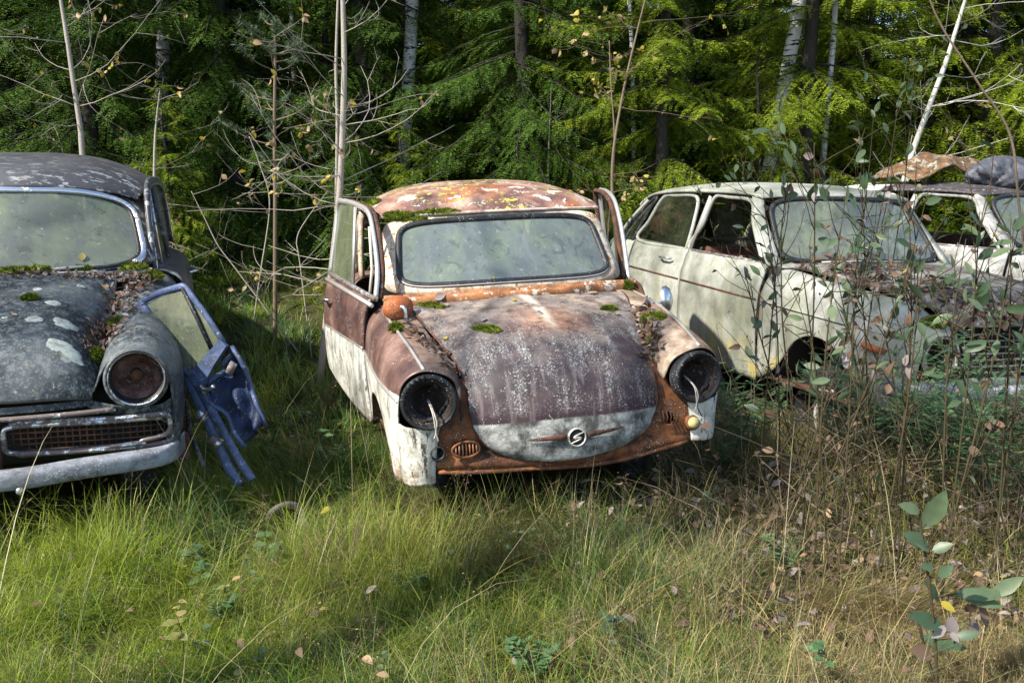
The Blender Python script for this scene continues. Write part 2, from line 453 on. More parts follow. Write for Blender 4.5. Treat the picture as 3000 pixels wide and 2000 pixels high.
M = {}
M['hood'] = mat_hood()
M['fender_l'] = mat_fender('two_tone_fender_paint', .69)
M['fender_r'] = mat_fender('rusted_fender_paint', .30, brown=((.12, .055, .04), (.24, .12, .075), (.36, .23, .16)), pale=.8)
M['door'] = mat_fender('two_tone_door_paint', .715, white=(.56, .57, .53))
M['apron'] = mat_rust('orange_rust', ((.022, .012, .010), (.085, .034, .018), (.21, .078, .026), (.36, .155, .055)), 7, .4)
M['cowl'] = mat_rust('cowl_rust', ((.09, .04, .025), (.22, .09, .035), (.36, .155, .065), (.48, .30, .19)), 8, .5, pale=(.6, .54, .44))
M['roof'] = mat_roof()
M['frame'] = mat_frame()
M['rust_dark'] = mat_rust('dark_rust', ((.02, .012, .01), (.05, .026, .018), (.11, .045, .025), (.2, .08, .03)), 10, .1)
M['rust_mirror'] = mat_rust('red_rust_speckled', ((.20, .055, .022), (.30, .085, .028), (.36, .11, .035), (.42, .15, .06)), 9, .7)
M['rubber'] = mat_rust('scuffed_black_rubber', ((.008, .008, .009), (.014, .015, .017), (.022, .023, .026), (.06, .062, .065)), 14, .25, rough=.5, bump=.0012)
M['bowl'] = mat_rust('dark_rust_bowl', ((.008, .007, .007), (.016, .013, .012), (.035, .022, .018), (.09, .05, .035)), 16, .35)  # near-black to brown rust inside the lamp bowls
M['black'] = flat('matt_black', (.012, .011, .010), .9, 0, .4, 20, 0)  # near-black matt surface for arches, backings and openings
M['glass'] = mat_glass('dusty_windscreen_glass', (.115, .135, .135), .86, .03, 3)
M['glass_old'] = mat_glass('blotchy_windscreen_glass', (.105, .118, .10), .86, .10, 2.4)
M['glass_green'] = mat_glass('blotchy_side_glass', (.125, .14, .10), .74, .12, 5)
M['glass_clear'] = mat_glass('thin_side_glass', (.10, .12, .08), .10, .06)
M['slate'] = mat_slate()
M['slate_roof'] = mat_slate_roof()
M['pale'] = mat_palecar()
M['palehood'] = mat_palehood()
M['chrome'] = mat_chrome()
M['chrome_clean'] = mat_chrome('dull_chrome', .22)
M['chrome_rust'] = mat_chrome('rusty_chrome', .75)
M['bumper'] = mat_rust('dull_bumper_metal', ((.05, .045, .04), (.15, .16, .18), (.25, .27, .31), (.36, .38, .42)), 7, .4, rough=.36)
M['alu'] = flat('aluminium_trim', (.62, .60, .56), .38, .7, .2, 40, .0006)
M['blue'] = mat_rust('weathered_blue_paint', ((.02, .026, .04), (.045, .065, .125), (.07, .10, .20), (.17, .20, .31)), 9, .5, rough=.5, bump=.0008)
M['blue_deep'] = mat_rust('deep_blue_paint', ((.004, .008, .022), (.006, .014, .042), (.009, .024, .075), (.03, .05, .11)), 8, .5, rough=.55, bump=.004)
M['lichen'] = mat_rust('pale_lichen', ((.16, .18, .16), (.32, .36, .32), (.44, .48, .43), (.54, .57, .52)), 34, 0, rough=.95, bump=.003)
M['lamp_yellow'] = flat('fog_lamp_yellow', (.50, .40, .17), .3, 0, .2, 20, .0004)
M['wire'] = flat('pale_wire', (.5, .46, .40), .6, 0, .2, 60, 0)
def mat_moss():
    t = NT('green_moss')
    n = t.noise(26, 6, .7); n2 = t.noise(160, 4, .7)
    c = t.ramp(n, [(.3, (.035, .055, .008)), (.5, (.11, .15, .014)), (.7, (.22, .25, .03))])
    return t.bsdf(t.mix(t.step(n2, .5, .7), c, (.20, .24, .035)), .95, 0, t.bump(t.m('ADD', n, n2), .012), .1)
M['moss'] = mat_moss()
M['birch'] = mat_bark('birch_bark', (.42, .43, .45), (.66, .66, .66), 7, True)
M['aspen'] = mat_bark('pale_sapling_bark', (.20, .18, .155), (.42, .38, .33), 12)
M['twig'] = mat_bark('brown_twig_bark', (.10, .075, .05), (.22, .17, .12), 15)
M['willow'] = mat_bark('olive_willow_bark', (.030, .025, .014), (.075, .06, .03), 15)
M['spruce_bark'] = mat_bark('spruce_bark', (.014, .013, .011), (.036, .033, .028), 10)
M['deadwood'] = mat_bark('lichen_grey_deadwood', (.30, .29, .27), (.56, .55, .51), 14)
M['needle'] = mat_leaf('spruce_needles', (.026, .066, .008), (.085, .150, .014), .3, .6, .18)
M['needle_lit'] = mat_leaf('sunlit_spruce_needles', (.085, .165, .012), (.29, .335, .022), .42, .6, .18)  # sunlit look put into a brighter, yellower needle colour
M['pine'] = mat_leaf('pine_needles', (.05, .09, .045), (.10, .15, .07), .2, .5)
M['leaf_green'] = mat_leaf('willow_leaves', (.055, .10, .05), (.14, .19, .10), .35, .4, .4, 30)
M['leaf_yellow'] = mat_leaf('yellow_leaves', (.35, .30, .03), (.50, .38, .06), .4, .5)
M['leaf_pale'] = mat_leaf('fading_leaves', (.22, .24, .07), (.38, .30, .12), .4, .5)
M['leaf_brown'] = mat_leaf('dead_brown_leaves', (.065, .04, .026), (.19, .12, .078), .2, .7)
M['leaf_grey'] = mat_leaf('grey_dead_leaves', (.17, .135, .125), (.34, .295, .285), .2, .7)
M['leaf_tan'] = mat_leaf('tan_fallen_leaves', (.30, .19, .10), (.44, .31, .18), .2, .6)
M['herb'] = mat_leaf('feathery_herb_leaves', (.07, .15, .06), (.14, .25, .11), .35, .5)
M['grass'] = mat_leaf('grass_blades', None, None, .35, .45, .35, use_attr=True)
# ---------------------------------------------------------------- the rusty two-tone car in the middle
def deg3(a): return tuple(R(x) for x in (a[1], a[2], a[0]))
def car_root(name, loc, ypr, label):
    o = empty(name, loc)
    yaw, pit, rol = (R(a) for a in ypr)
    m = Matrix.Rotation(yaw, 4, 'Z') @ Matrix.Rotation(pit, 4, 'X') @ Matrix.Rotation(rol, 4, 'Y')
    o.rotation_euler = m.to_euler()
    tag(o, label, 'car', 'abandoned cars in the clearing')
    bpy.context.view_layer.update()
    return o

car = car_root('wrecked_car', (.278, 3.685, -.058), (14.45, -.37, -1.96),
               'small rusty brown and white two-tone car with both headlights missing')
CAR = car
def superell(n, k, p=4.5):
    out = []
    for i in range(k):
        a = 2 * math.pi * i / k
        c, s_ = math.cos(a), math.sin(a)
        out.append((math.copysign(abs(c) ** (2 / p), c), math.copysign(abs(s_) ** (2 / p), s_)))
    return out

# hood: (edge x, edge y, edge z, centre y, centre z)
HR = [(.548, .868, .938, .868, .948), (.535, .775, .928, .76, .938), (.505, .627, .880, .60, .918), (.458, .415, .813, .40, .880),
      (.428, .262, .752, .22, .822), (.414, .150, .668, .095, .738), (.413, .112, .585, .040, .615), (.405, .105, .53, .028, .535), (.395, .104, .508, .024, .50),
      (.352, .086, .446, .022, .432), (.262, .090, .390, .030, .380), (.20, .092, .372, .036, .366)]
AA = [-1, -.93, -.78, -.5, -.2, -.07, 0, .07, .2, .5, .78, .93, 1]
rows = []
for i, (we, ye, ze, yc, zc) in enumerate(HR):
    r_ = []
    for a in AA:
        k = abs(a) ** 2.6
        crest = (.013 * math.exp(-(a / .10) ** 2)) * max(0, 1 - i / 6.5)
        r_.append((a * we, yc + (ye - yc) * k - (.004 * math.exp(-(a / .1) ** 2) if 3 < i < 7 else 0), zc + (ze - zc) * k + crest))
    rows.append(r_)
hood = panel('hood', rows, M['hood'], car, 7, 6, .006, dent=.007, seed=3)
E_ = cr([(r_[0][0], r_[0][1], r_[0][2]) for r_ in rows] , 5)
pe = list(E_) + list(cr(rows[-1], 3))[1:] + list(cr([(r_[-1][0], r_[-1][1], r_[-1][2]) for r_ in rows], 5))[::-1][1:]
b = MB(); b.tube(pe, .0055, 6); b.obj('hood_edge', M['rust_dark'], hood)
hood['label'] = 'brown speckled hood with pale grey nose'

# badge on the nose
b = MB()
ec = np.array([0.012, .012, .468])
b.lathe(ec, (0, -1, .06), [(.041, -.004), (.041, .006), (.036, .010), (.033, .004)], 36)
bd = b.obj('emblem', M['alu'], car)
b = MB(); b.lathe(ec, (0, -1, .06), [(.034, 0), (.034, .004), (.001, .004)], 30); b.obj('badge_disc', M['black'], bd)
b = MB()
Sp = [(.020, .010), (.004, .020), (-.014, .010), (-.006, .003), (.010, -.003), (.014, -.010), (-.004, -.020), (-.020, -.011)]
Sp = [(.026, .017), (.010, .012), (-.006, .006), (-.013, .001), (-.002, .000), (.004, .000), (.013, -.002), (.005, -.008), (-.010, -.013), (-.026, -.018)]
b.tube(cr([(ec[0] + x * 1.05, ec[1] - .008, ec[2] + z * 1.25) for x, z in Sp], 4), [.0022, .0055, .0055, .0022], 6)
b.obj('badge_letter', M['alu'], bd)
for s in (-1, 1):
    b = MB()
    pts = []
    for t in np.linspace(0, 1, 8):
        x = ec[0] + s * (.046 + .165 * t)
        pts.append((x, .006 + .10 * (abs(x) / .4) ** 2.6, ec[2] + .008 + (.004 + s * .006) * t))
    b.tube(pts, [.012, .011, .008, .002], 8, flat=((0, 0, 1), (.45, 1)))
    b.obj('emblem_wing', M['rust_dark'], bd)

# fenders
FR = [  # y stations from the door to the lamp: inner valley, slope, top, shoulder, flank, lower flank, bottom
    [(.565, 1.030, .935), (.61, 1.03, .932), (.660, 1.03, .918), (.722, 1.03, .855), (.748, 1.03, .70), (.742, 1.03, .50), (.735, 1.03, .335)],
    [(.548, .90, .928), (.60, .90, .924), (.658, .90, .910), (.724, .90, .845), (.750, .90, .70), (.747, .90, .60), (.742, .90, .50)],
    [(.530, .72, .905), (.58, .72, .905), (.653, .72, .896), (.722, .72, .828), (.750, .72, .695), (.748, .72, .62), (.744, .72, .562)],
    [(.490, .50, .835), (.55, .50, .862), (.638, .50, .868), (.715, .50, .80), (.747, .50, .685), (.745, .50, .60), (.740, .50, .530)],
    [(.448, .30, .755), (.52, .30, .812), (.621, .30, .834), (.702, .30, .785), (.737, .30, .68), (.737, .30, .52), (.728, .30, .37)],
    [(.440, .20, .705), (.498, .19, .782), (.608, .18, .808), (.694, .19, .765), (.724, .20, .672), (.727, .215, .48), (.720, .23, .31)],
    [(.452, .13, .648), (.488, .10, .742), (.598, .085, .786), (.680, .10, .748), (.708, .115, .660), (.708, .15, .48), (.690, .165, .30)],
]
fen = []
for s, mt in ((-1, 'fender_l'), (1, 'fender_r')):
    f = panel('fender', FR, M[mt], car, 6, 6, .006, side=s, dent=.006, seed=5 + s)
    fen.append(f)
    # front corner under the lamp
    zb = .0 if s < 0 else .085
    C = [[(.575, .118, .305 + zb), (.62, .108, .298 + zb), (.665, .125, .295 + zb), (.695, .168, .298 + zb)],
         [(.572, .108, .37), (.625, .096, .37), (.675, .115, .37), (.705, .165, .37)],
         [(.562, .102, .47), (.625, .088, .47), (.68, .108, .475), (.711, .155, .48)],
         [(.552, .10, .545), (.62, .085, .55), (.685, .10, .56), (.712, .14, .57)]]
    cpn = panel('corner_panel', C, M[mt if s < 0 else 'door'], f, 5, 5, .006, side=s)
    # chrome strip along the top
    b = MB(); b.tube(cr([(s * .655, 1.02, .925), (s * .655, .72, .902), (s * .640, .48, .874), (s * .622, .28, .840), (s * .602, .09, .794)], 6), .0075, 8)
    b.obj('chrome_strip', M['alu'], f)
    if s < 0:
        b = MB(); b.tube(cr([(-.752, 1.03, .705), (-.755, .72, .695), (-.753, .50, .688), (-.742, .30, .683), (-.728, .19, .676), (-.712, .115, .664)], 6), .007, 8)
        b.obj('trim_strip', M['alu'], f)
    # inner wheel arch liner, dark
    L = [[(.736, .30, .30), (.736, .32, .42), (.738, .45, .53), (.741, .70, .565), (.741, .90, .50), (.735, 1.02, .34)],
         [(.42, .30, .30), (.42, .32, .46), (.42, .45, .62), (.42, .70, .66), (.42, .90, .58), (.42, 1.02, .34)]]
    panel('wheel_arch', L, M['rust_dark'], f, 3, 4, .004, side=s)
    # headlamp: rubber ring, empty bowl, hanging wires
    b = MB()
    lc = (s * .590, .075, .658)
    b.lathe(lc, (s * .10, -1, .02), [(.113, -.05), (.116, -.005), (.112, .010), (.105, .014), (.099, .008), (.096, -.006)], 40)
    hl = b.obj('headlight', M['rubber'], f)
    b = MB()
    b.lathe(lc, (s * .10, -1, .02), [(.103, -.002), (.086, -.004), (.083, -.018), (.079, -.02), (.074, -.06), (.05, -.11), (.001, -.13)], 32)
    b.obj('bowl', M['bowl'], hl)
    b = MB(); b.lathe(lc, (s * .10, -1, .02), [(.088, -.03), (.070, -.036), (.066, -.05)], 28); b.obj('inner_ring', M['rubber'], hl)
    rq = np.random.RandomState(60 + s)
    for k in range(3):
        a = rq.uniform(0, 6.28); p = np.array(lc) + np.array((.07 * math.cos(a), .02, .07 * math.sin(a)))
        b = MB(); b.box(p, (.03, .006, .016), (0, a, .3)); b.obj('bracket', M['bowl'], hl)
    for k in range(3):
        x0 = lc[0] + .006 * (k - 1) + (.01 if s < 0 else -.03)
        b = MB()
        b.tube(cr([(x0, .15, .655), (x0 + .002, .05, .630 - .004 * k), (x0 + .008 + .003 * k, .035, .585), (x0 + .012 - .004 * k, .042, .540), (x0 + .004 + .012 * k, .045, .515 - .012 * k)], 5), .0026, 5)
        b.obj('wire', M['wire' if k < 2 else 'rubber'], hl)
fen[0]['label'] = 'brown over chalky white front fender'
fen[1]['label'] = 'rusty orange brown front fender'
b = MB()
for k in range(7):   # torn rim of the left lamp
    a = R(95 + 11 * k)
    b.add([(-.590 + .118 * math.cos(a), .055, .658 + .118 * math.sin(a)), (-.590 + .128 * math.cos(a + .1), .040, .658 + .128 * math.sin(a + .1)), (-.590 + .10 * math.cos(a + .16), .048, .658 + .10 * math.sin(a + .16)), (-.590 + .093 * math.cos(a), .052, .658 + .093 * math.sin(a))], [(0, 1, 2, 3)])
solid(b.obj('torn_rim', M['rubber'], fen[0]), .004)

# apron under the hood
X = [-.575, -.50, -.40, -.25, 0, .25, .40, .50, .575]
def ap(x, z):
    y = .118 - .05 * (1 - (x / .575) ** 2) * (1 if z < .40 else .0)
    return (x, y + (.0 if z > .36 else .012), z)
rows = [[(x, .165, .80 - .14 * max(0, 1 - abs(x) / .45)) if False else (x, .19, .72) for x in X], [(x, .150, .62) for x in X], [ap(x, .52) for x in X], [ap(x, .42) for x in X],
        [ap(x, .365 + .02 * abs(x)) for x in X], [ap(x, .325 + .035 * (x / .575) ** 2) for x in X]]
GR, HO = np.array([-.444, .443]), [np.array([-.562, .437]), np.array([.470, .475])]
def aph(c):
    p = np.array([c[0], c[2]])
    d = (p - GR) / (.056, .031)
    if d @ d < 1: return True
    if any((abs(p[0]) - .59) ** 2 + (p[1] - .658) ** 2 < .112 ** 2 for _ in (0,)): return True
    return any(((p - h) @ (p - h)) < .026 ** 2 for h in HO)
apron = panel('front_apron', rows, M['apron'], car, 12, 16, .006, hole=aph, dent=.004, seed=9)
b = MB()
th = np.linspace(0, 2 * math.pi, 28, endpoint=False)
b.tube([(GR[0] + .058 * math.cos(a), .088, GR[1] + .033 * math.sin(a)) for a in th], .0065, 6, closed=True)
gri = b.obj('horn_grille', M['apron'], apron)
for k in range(7):
    x = (k - 3) * .0145
    h = .030 * math.sqrt(max(.05, 1 - (x / .056) ** 2))
    b = MB(); b.tube([(GR[0] + x, .090, GR[1] - h), (GR[0] + x, .083, GR[1]), (GR[0] + x, .090, GR[1] + h)], .0036, 6)
    b.obj('grille_slat', M['frame'], gri)
b = MB(); b.lathe((GR[0], .10, GR[1]), (0, -1, 0), [(.052, 0), (.05, -.04), (.001, -.045)], 24, sy=.55); b.obj('backing', M['black'], gri)
for h in HO[:1]:
    b = MB(); b.lathe((h[0], .098, h[1]), (0, -1, 0), [(.030, -.01), (.032, .010), (.026, .014), (.023, 0), (.021, -.05), (.001, -.055)], 24)
    b.obj('lamp_hole', M['rubber'], apron)
for k in range(5):
    b = MB(); b.tube([(.43 + .017 * k, .090, .46), (.434 + .017 * k, .082, .49), (.43 + .017 * k, .092, .52)], .0032, 6); b.obj('grille_slat', M['rust_dark'], apron)
b = MB(); b.lathe((.574, .09, .452), (0, -1, .1), [(.027, -.02), (.027, .0), (.022, .016), (.012, .024), (.001, .026)], 24)
b.obj('fog_lamp', M['lamp_yellow'], apron)
b = MB(); b.lathe((.574, .09, .452), (0, -1, .1), [(.034, -.03), (.034, .0), (.028, .004)], 24); b.obj('lamp_ring', M['apron'], apron)
# bent valance lip hanging under the apron
b = MB(); b.tube(cr([(x, .076 + .045 * (x / .575) ** 2, .322 + .036 * (x / .575) ** 2 - .006 * math.sin(9 * x)) for x in np.linspace(-.56, .56, 12)], 3), .010, 8)
b.obj('valance_lip', M['apron'], apron)

# cowl in front of the windscreen
def wsp(a, bq, grow=0.):
    """a point on the curved windscreen surface, a in -1..1 across, bq in 0..1 up"""
    hw = .575 - .045 * bq
    y = .962 + .275 * bq + (.086 - .026 * bq) * min(1.3, a * a)
    z = 1.0 + .012 * (1 - a * a) * (1 - bq) + bq * (.318 + .012 * (1 - a * a))
    return np.array((a * hw, y, z))
Aw = np.linspace(-1.12, 1.12, 9)
rows = []
for q, (dy, dz) in enumerate([(0, 0), (-.022, -.022), (-.045, -.020), (-.062, -.012), (-.072, -.020), (-.068, -.045), (-.03, -.06)]):
    rows.append([tuple(wsp(a, -.07) + np.array((0, dy * (1 - .25 * abs(a)) - .0, dz - .015 * (q > 3) * abs(a)))) for a in Aw])
cow = panel('cowl', rows, M['cowl'], car, 5, 6, .005, dent=.003, seed=2)
# inner tray left and right of the hood, filled by rust
for s in (-1, 1):
    T = [[(.50, 1.02, .925), (.56, 1.02, .93), (.63, 1.02, .93)], [(.52, .93, .915), (.57, .93, .922), (.64, .94, .925)], [(.50, .82, .885), (.55, .82, .900), (.62, .82, .908)]]
    panel('scuttle', T, M['cowl'], cow, 4, 4, .004, side=s)
    T = [[(.56, .86, .900), (.53, .86, .86)], [(.53, .70, .880), (.50, .70, .82)], [(.48, .48, .80), (.44, .48, .74)], [(.445, .28, .73), (.40, .28, .66)], [(.45, .14, .62), (.39, .16, .56)], [(.47, .12, .45), (.38, .14, .42)]]
    panel('hood_gutter', T, M['rust_dark'], cow, 4, 3, .004, side=s)

# windscreen
P4 = superell(0, 72, 6.5)
outl = lambda k, lift=0.: np.array([wsp(x * k, .5 + y * .5 * (k if k < .8 else 1 + (k - 1) * 1.7)) + np.array((0, lift, 0)) for x, y in P4])
V = [wsp(0, .5)]
F = []
for q, k in enumerate((.25, .5, .75, .9, .965)):
    V += list(outl(k))
n_ = 72
for j in range(n_): F.append((0, 1 + j, 1 + (j + 1) % n_))
for q in range(4):
    for j in range(n_):
        a0 = 1 + q * n_
        F.append((a0 + j, a0 + n_ + j, a0 + n_ + (j + 1) % n_, a0 + (j + 1) % n_))
ws = mesh_obj('windscreen', V, F, M['glass'], car)
b = MB(); b.tube(outl(.975), .017, 8, closed=True); rs = b.obj('rubber_seal', M['rubber'], ws)
b = MB(); b.tube(outl(.985, -.014), .0035, 6, closed=True); b.obj('seal_bead', M['alu'], ws)
# frame around it: from the seal to pillars, roof edge and cowl
P12 = superell(0, 72, 9)
V = []
for k, e in ((.975, 0), (1.0, 0), (1.03, 0), (1.0, 1), (1.0, 2)):
    if e == 0: V += list(outl(k, .0))
    else:
        for x, y in P12:
            p = wsp(x * (1.10 if e == 1 else 1.105), .5 + y * .5 * (1.16 if y < 0 else 1.11))
            p[1] += (.02 if e == 1 else .07) * abs(x) ** 4
            V.append(p)
o = mesh_obj('windscreen_frame', V, grid_faces(5, n_, True), M['frame'], car); solid(o, .005)

# roof
RR = [(1.245, 1.352, .115, .595, 1.345), (1.262, 1.372, .115, .600, 1.362), (1.36, 1.430, .085, .612, 1.375), (1.52, 1.478, .05, .622, 1.385), (1.75, 1.505, .0, .628, 1.385),
      (2.05, 1.508, 0, .628, 1.375), (2.35, 1.478, 0, .615, 1.35), (2.60, 1.41, -.03, .59, 1.30), (2.74, 1.31, -.06, .56, 1.22)]
rows = []
for i, (y, zc, dy, xe, ze) in enumerate(RR):
    ze2 = min(ze, zc - .004)
    rows.append([(a * xe, y + dy * abs(a) ** 2, zc + (ze2 - zc) * (abs(a) ** 3.4)) for a in (-1, -.93, -.82, -.6, -.3, 0, .3, .6, .82, .93, 1)])
roof = panel('roof', rows, M['roof'], car, 6, 5, .008, dent=.006, seed=4)
b = MB(); b.tube(cr([(a * .602, 1.240 + .118 * a * a, 1.358 - .012 * a * a) for a in np.linspace(-1, 1, 13)], 4), .008, 8); b.obj('rain_gutter', mat_rust('flaking_pinkish_trim', ((.3, .16, .12), (.45, .3, .25), (.58, .48, .43), (.6, .52, .48)), 12, .2), roof)
for s in (-1, 1):
    b = MB(); b.tube(cr([(s * .603, 1.36, 1.346), (s * .632, 1.6, 1.372), (s * .638, 2.0, 1.368), (s * .622, 2.4, 1.33)], 5), .009, 8); b.obj('rain_gutter', M['rust_dark'], roof)

# doors, both ajar
def door_pt(s, y, x, z, opn):
    """door frame coordinates: y along the door, x outwards bulge"""
    d = y - 1.04
    return (s * (x + math.sin(opn) * d), 1.04 + math.cos(opn) * d, z)
for s, opn in ((-1, R(9.0)), (1, R(9.5))):
    rows = []
    for z, x in ((.965, .69), (.93, .722), (.86, .742), (.72, .752), (.55, .750), (.45, .742), (None, .735)):
        rr = []
        for y in (1.045, 1.25, 1.5, 1.75, 1.93):
            zz = z if z is not None else .335 + .12 * ((y - 1.04) / .9) ** 2
            zz = max(zz, .335 + .12 * ((y - 1.04) / .9) ** 2 + (0 if z is None else .02))
            rr.append(door_pt(1, y, x, zz + (.03 * (y - 1.04) if z and z > .9 else 0), opn))
        rows.append(rr)
    dm = M['door'] if s < 0 else M['fender_r']
    dr = panel('door', rows, dm, car, 5, 5, .02, side=s)
    dr['label'] = 'brown and white door standing ajar' if s < 0 else 'rusty far door standing ajar'
    # window frame
    if s < 0:
        fp = [(-.690, .955, .975), (-.668, 1.00, 1.115), (-.660, 1.165, 1.285), (-.664, 1.322, 1.378), (-.70, 1.56, 1.410), (-.745, 1.80, 1.423), (-.772, 1.925, 1.408), (-.80, 1.93, 1.24), (-.845, 1.93, 1.01)]
    else:
        fp = [(.70, 1.16, .955), (.722, 1.27, 1.115), (.742, 1.38, 1.25), (.765, 1.52, 1.362), (.785, 1.68, 1.412), (.82, 1.88, 1.42), (.845, 2.0, 1.40), (.865, 2.0, 1.2), (.885, 2.0, 1.0)]
    P = cr(fp, 6)
    b = MB(); b.tube(P, .017, 8, flat=((s, 0, 0), (1, .75)))
    fr = b.obj('window_frame', M['alu'], dr)
    b = MB(); b.tube(P + np.array((-s * .026, .010, 0)), .014, 8); b.obj('inner_frame', M['rust_dark'], fr)
    base = [fp[0], tuple(np.array(fp[0]) * .5 + np.array(fp[-1]) * .5), fp[-1]]
    b = MB(); b.tube(base, .013, 8); b.obj('window_sill', M['chrome_rust'], fr)
    b = MB(); b.tube([np.array(p) + np.array((s * .022, 0, -.03)) for p in base], .012, 8); b.obj('belt_moulding', M['alu'], dr)
    # glass: rear pane present, front quarter empty
    top = P[len(P) * 4 // 8 - 2]
    if s < 0:
        t0, b0 = np.array((-.712, 1.50, 1.400)), np.array((-.760, 1.40, .995))
        b = MB(); b.tube([t0, b0], .010, 6); b.obj('window_divider', M['alu'], fr)
        b = MB(); b.tube([(-.674, 1.20, 1.31), (-.678, 1.16, 1.10), (-.70, 1.12, .985)], .008, 6); b.obj('window_divider', M['wire'], fr)
        V = [t0, np.array((-.745, 1.80, 1.418)), np.array((-.772, 1.92, 1.40)), np.array((-.80, 1.925, 1.24)), np.array((-.84, 1.92, 1.005)), b0]
        mesh_obj('window_glass', V, [(0, 1, 2, 3, 4, 5)], M['glass_green'], fr)
        b = MB()
        hx = np.array(door_pt(-1, 1.80, .756, .868, opn))
        b.tube(cr([hx + np.array((0, -.085, .018)), hx + np.array((-.022, -.06, .018)), hx + np.array((-.026, .0, .008)), hx + np.array((-.010, .05, 0))], 4), [.007, .010, .008], 8)
        b.obj('door_handle', M['chrome'], dr)
        b = MB(); b.tube(cr([np.array(door_pt(-1, y, .757, z, opn)) for y, z in ((1.045, .722), (1.3, .722), (1.6, .722), (1.92, .722))], 4), .007, 8); b.obj('trim_strip', M['alu'], dr)
        b = MB()
        pass
        for y, z in ((1.72, .56), (1.60, .50)):
            b = MB(); p = np.array(door_pt(-1, y, .7525, z, opn)); b.blob(p, (.004, .016, .022), int(y * 100), n=8, rough=.5)
            b.obj('rust_hole', M['black'], dr)
    else:
        V = [np.array(p) for p in fp]
        mesh_obj('window_glass', V, [tuple(range(len(V)))], M['glass_clear'], fr)

# bare axle ends and sunken tyres
for s in (-1, 1):
    for y in (.80, 2.68):
        w_ = MB(); w_.lathe((s * .50, y, .16), (s, 0, 0), [(.15, -.06), (.22, -.065), (.245, -.04), (.25, 0), (.245, .04), (.22, .062), (.15, .05)], 28); wh = w_.obj('wheel', M['rubber'], car)
        w_ = MB(); w_.lathe((s * .50, y, .16), (s, 0, 0), [(.16, .05), (.14, .03), (.08, .02), (.05, .04), (.001, .045)], 24); w_.obj('rim', M['rust_dark'], wh)
# tail of the body
for s in (-1, 1):
    rows = []
    for y, k, zt in ((2.0, 1, .96), (2.35, 1, .95), (2.7, .985, .92), (3.0, .95, .86), (3.22, .86, .76), (3.3, .6, .62)):
        rows.append([(.50 * k, y, zt + .012), (.66 * k, y, zt), (.735 * k, y, zt - .10), (.75 * k, y, .66), (.74 * k, y, .45), (.72 * k, y, .32)])
    panel('rear_fender', rows, M['door' if s < 0 else 'fender_r'], car, 4, 5, .006, side=s)
    P = [[(.655, 2.02, .94), (.648, 2.03, 1.15), (.625, 2.05, 1.36)], [(.655, 2.10, .94), (.648, 2.11, 1.15), (.625, 2.13, 1.36)]]
    panel('door_pillar', P, M['frame'], car, 3, 4, .03, side=s)
    P = [[(.655, 2.50, .94), (.640, 2.46, 1.15), (.612, 2.40, 1.34)], [(.60, 2.95, .93), (.585, 2.85, 1.12), (.56, 2.70, 1.26)]]
    panel('rear_pillar', P, M['frame'], car, 3, 4, .02, side=s)
rows = [[(x, y, z) for x in (-.52, -.25, 0, .25, .52)] for y, z in ((2.95, .94), (3.15, .88), (3.30, .74), (3.34, .55), (3.32, .36))]
panel('boot_lid', rows, M['fender_r'], car, 4, 4, .006)
rows = [[(x, 2.76 + (.17 * q), 1.26 - .30 * q) for x in (-.54, 0, .54)] for q in (0, .5, 1)]
panel('rear_window', rows, M['glass_clear'], car, 3, 4, 0)
# floor and firewall keep the inside dark
rows = [[(x, y, .36) for x in (-.70, 0, .70)] for y in (.18, 1.0, 2.2, 3.28)]
panel('floor_pan', rows, M['rust_dark'], car, 2, 2, .01)
rows = [[(x, 1.04, z) for x in (-.70, 0, .70)] for z in (.36, .6, .89)]
panel('firewall', rows, M['rust_dark'], car, 2, 2, .01)
for s in (-1, 1):
    rows = [[(s * .32 + x, 1.85 + .10 * q + .02 * abs(x), .55 + .48 * q) for x in (-.22, -.12, 0, .12, .22)] for q in (0, .3, .7, 1)]
    so = panel('seat_backrest', rows, flat('mouldy_seat_cloth_%s' % ('left' if s < 0 else 'right'), (.10, .09, .075), .9), car, 4, 3, .08)
b = MB(); th = np.linspace(0, 2 * math.pi, 32, endpoint=False)
b.tube([(.31 + .185 * math.cos(a), 1.27 - .10 * math.sin(a), .93 + .155 * math.sin(a)) for a in th], .011, 8, closed=True)
b.tube([(.13, 1.27, .93), (.31, 1.24, .90), (.49, 1.27, .93)], .008, 6)
b.obj('steering_wheel', M['rubber'], car)

# mirrors on the fenders
b = MB()
mc = np.array((-.608, .735, .955))
b.lathe(mc, (.25, -1, -.1), [(.074, -.018), (.076, -.006), (.069, .012), (.05, .028), (.02, .037), (.001, .039)], 28, sy=.78)
b.lathe(mc, (.25, -1, -.1), [(.074, -.018), (.066, -.014), (.001, -.014)], 28, sy=.78)
mi_ = b.obj('mirror', M['rust_mirror'], car); mi_['label'] = 'red rusted mirror shell'
b = MB(); b.tube(cr([mc + np.array((.008, -.035, .010)), mc + np.array((.020, -.052, .004)), mc + np.array((.024, -.058, -.03)), mc + np.array((.028, -.060, -.085))], 5), [.012, .010, .007, .008], 8)
b.obj('mirror_stem', M['chrome_clean'], mi_)
b = MB()
mc = np.array((.735, .74, .905))
b.lathe(mc, (.75, -.55, .10), [(.060, -.010), (.061, .004), (.050, .018), (.026, .028), (.001, .031)], 24, sy=1.1)
mi_ = b.obj('mirror', M['chrome_clean'], car); mi_['label'] = 'small chrome mirror'
b = MB(); b.lathe(mc, (.75, -.55, .10), [(.057, -.008), (.02, -.011), (.001, -.011)], 24, sy=1.1); b.obj('mirror_glass', M['glass_old'], mi_)
b = MB(); b.tube(cr([mc + np.array((-.01, -.005, .0)), mc + np.array((-.035, -.03, -.012)), (.665, .70, .890)], 5), [.010, .007, .006], 8); b.obj('mirror_stem', M['chrome_clean'], mi_)
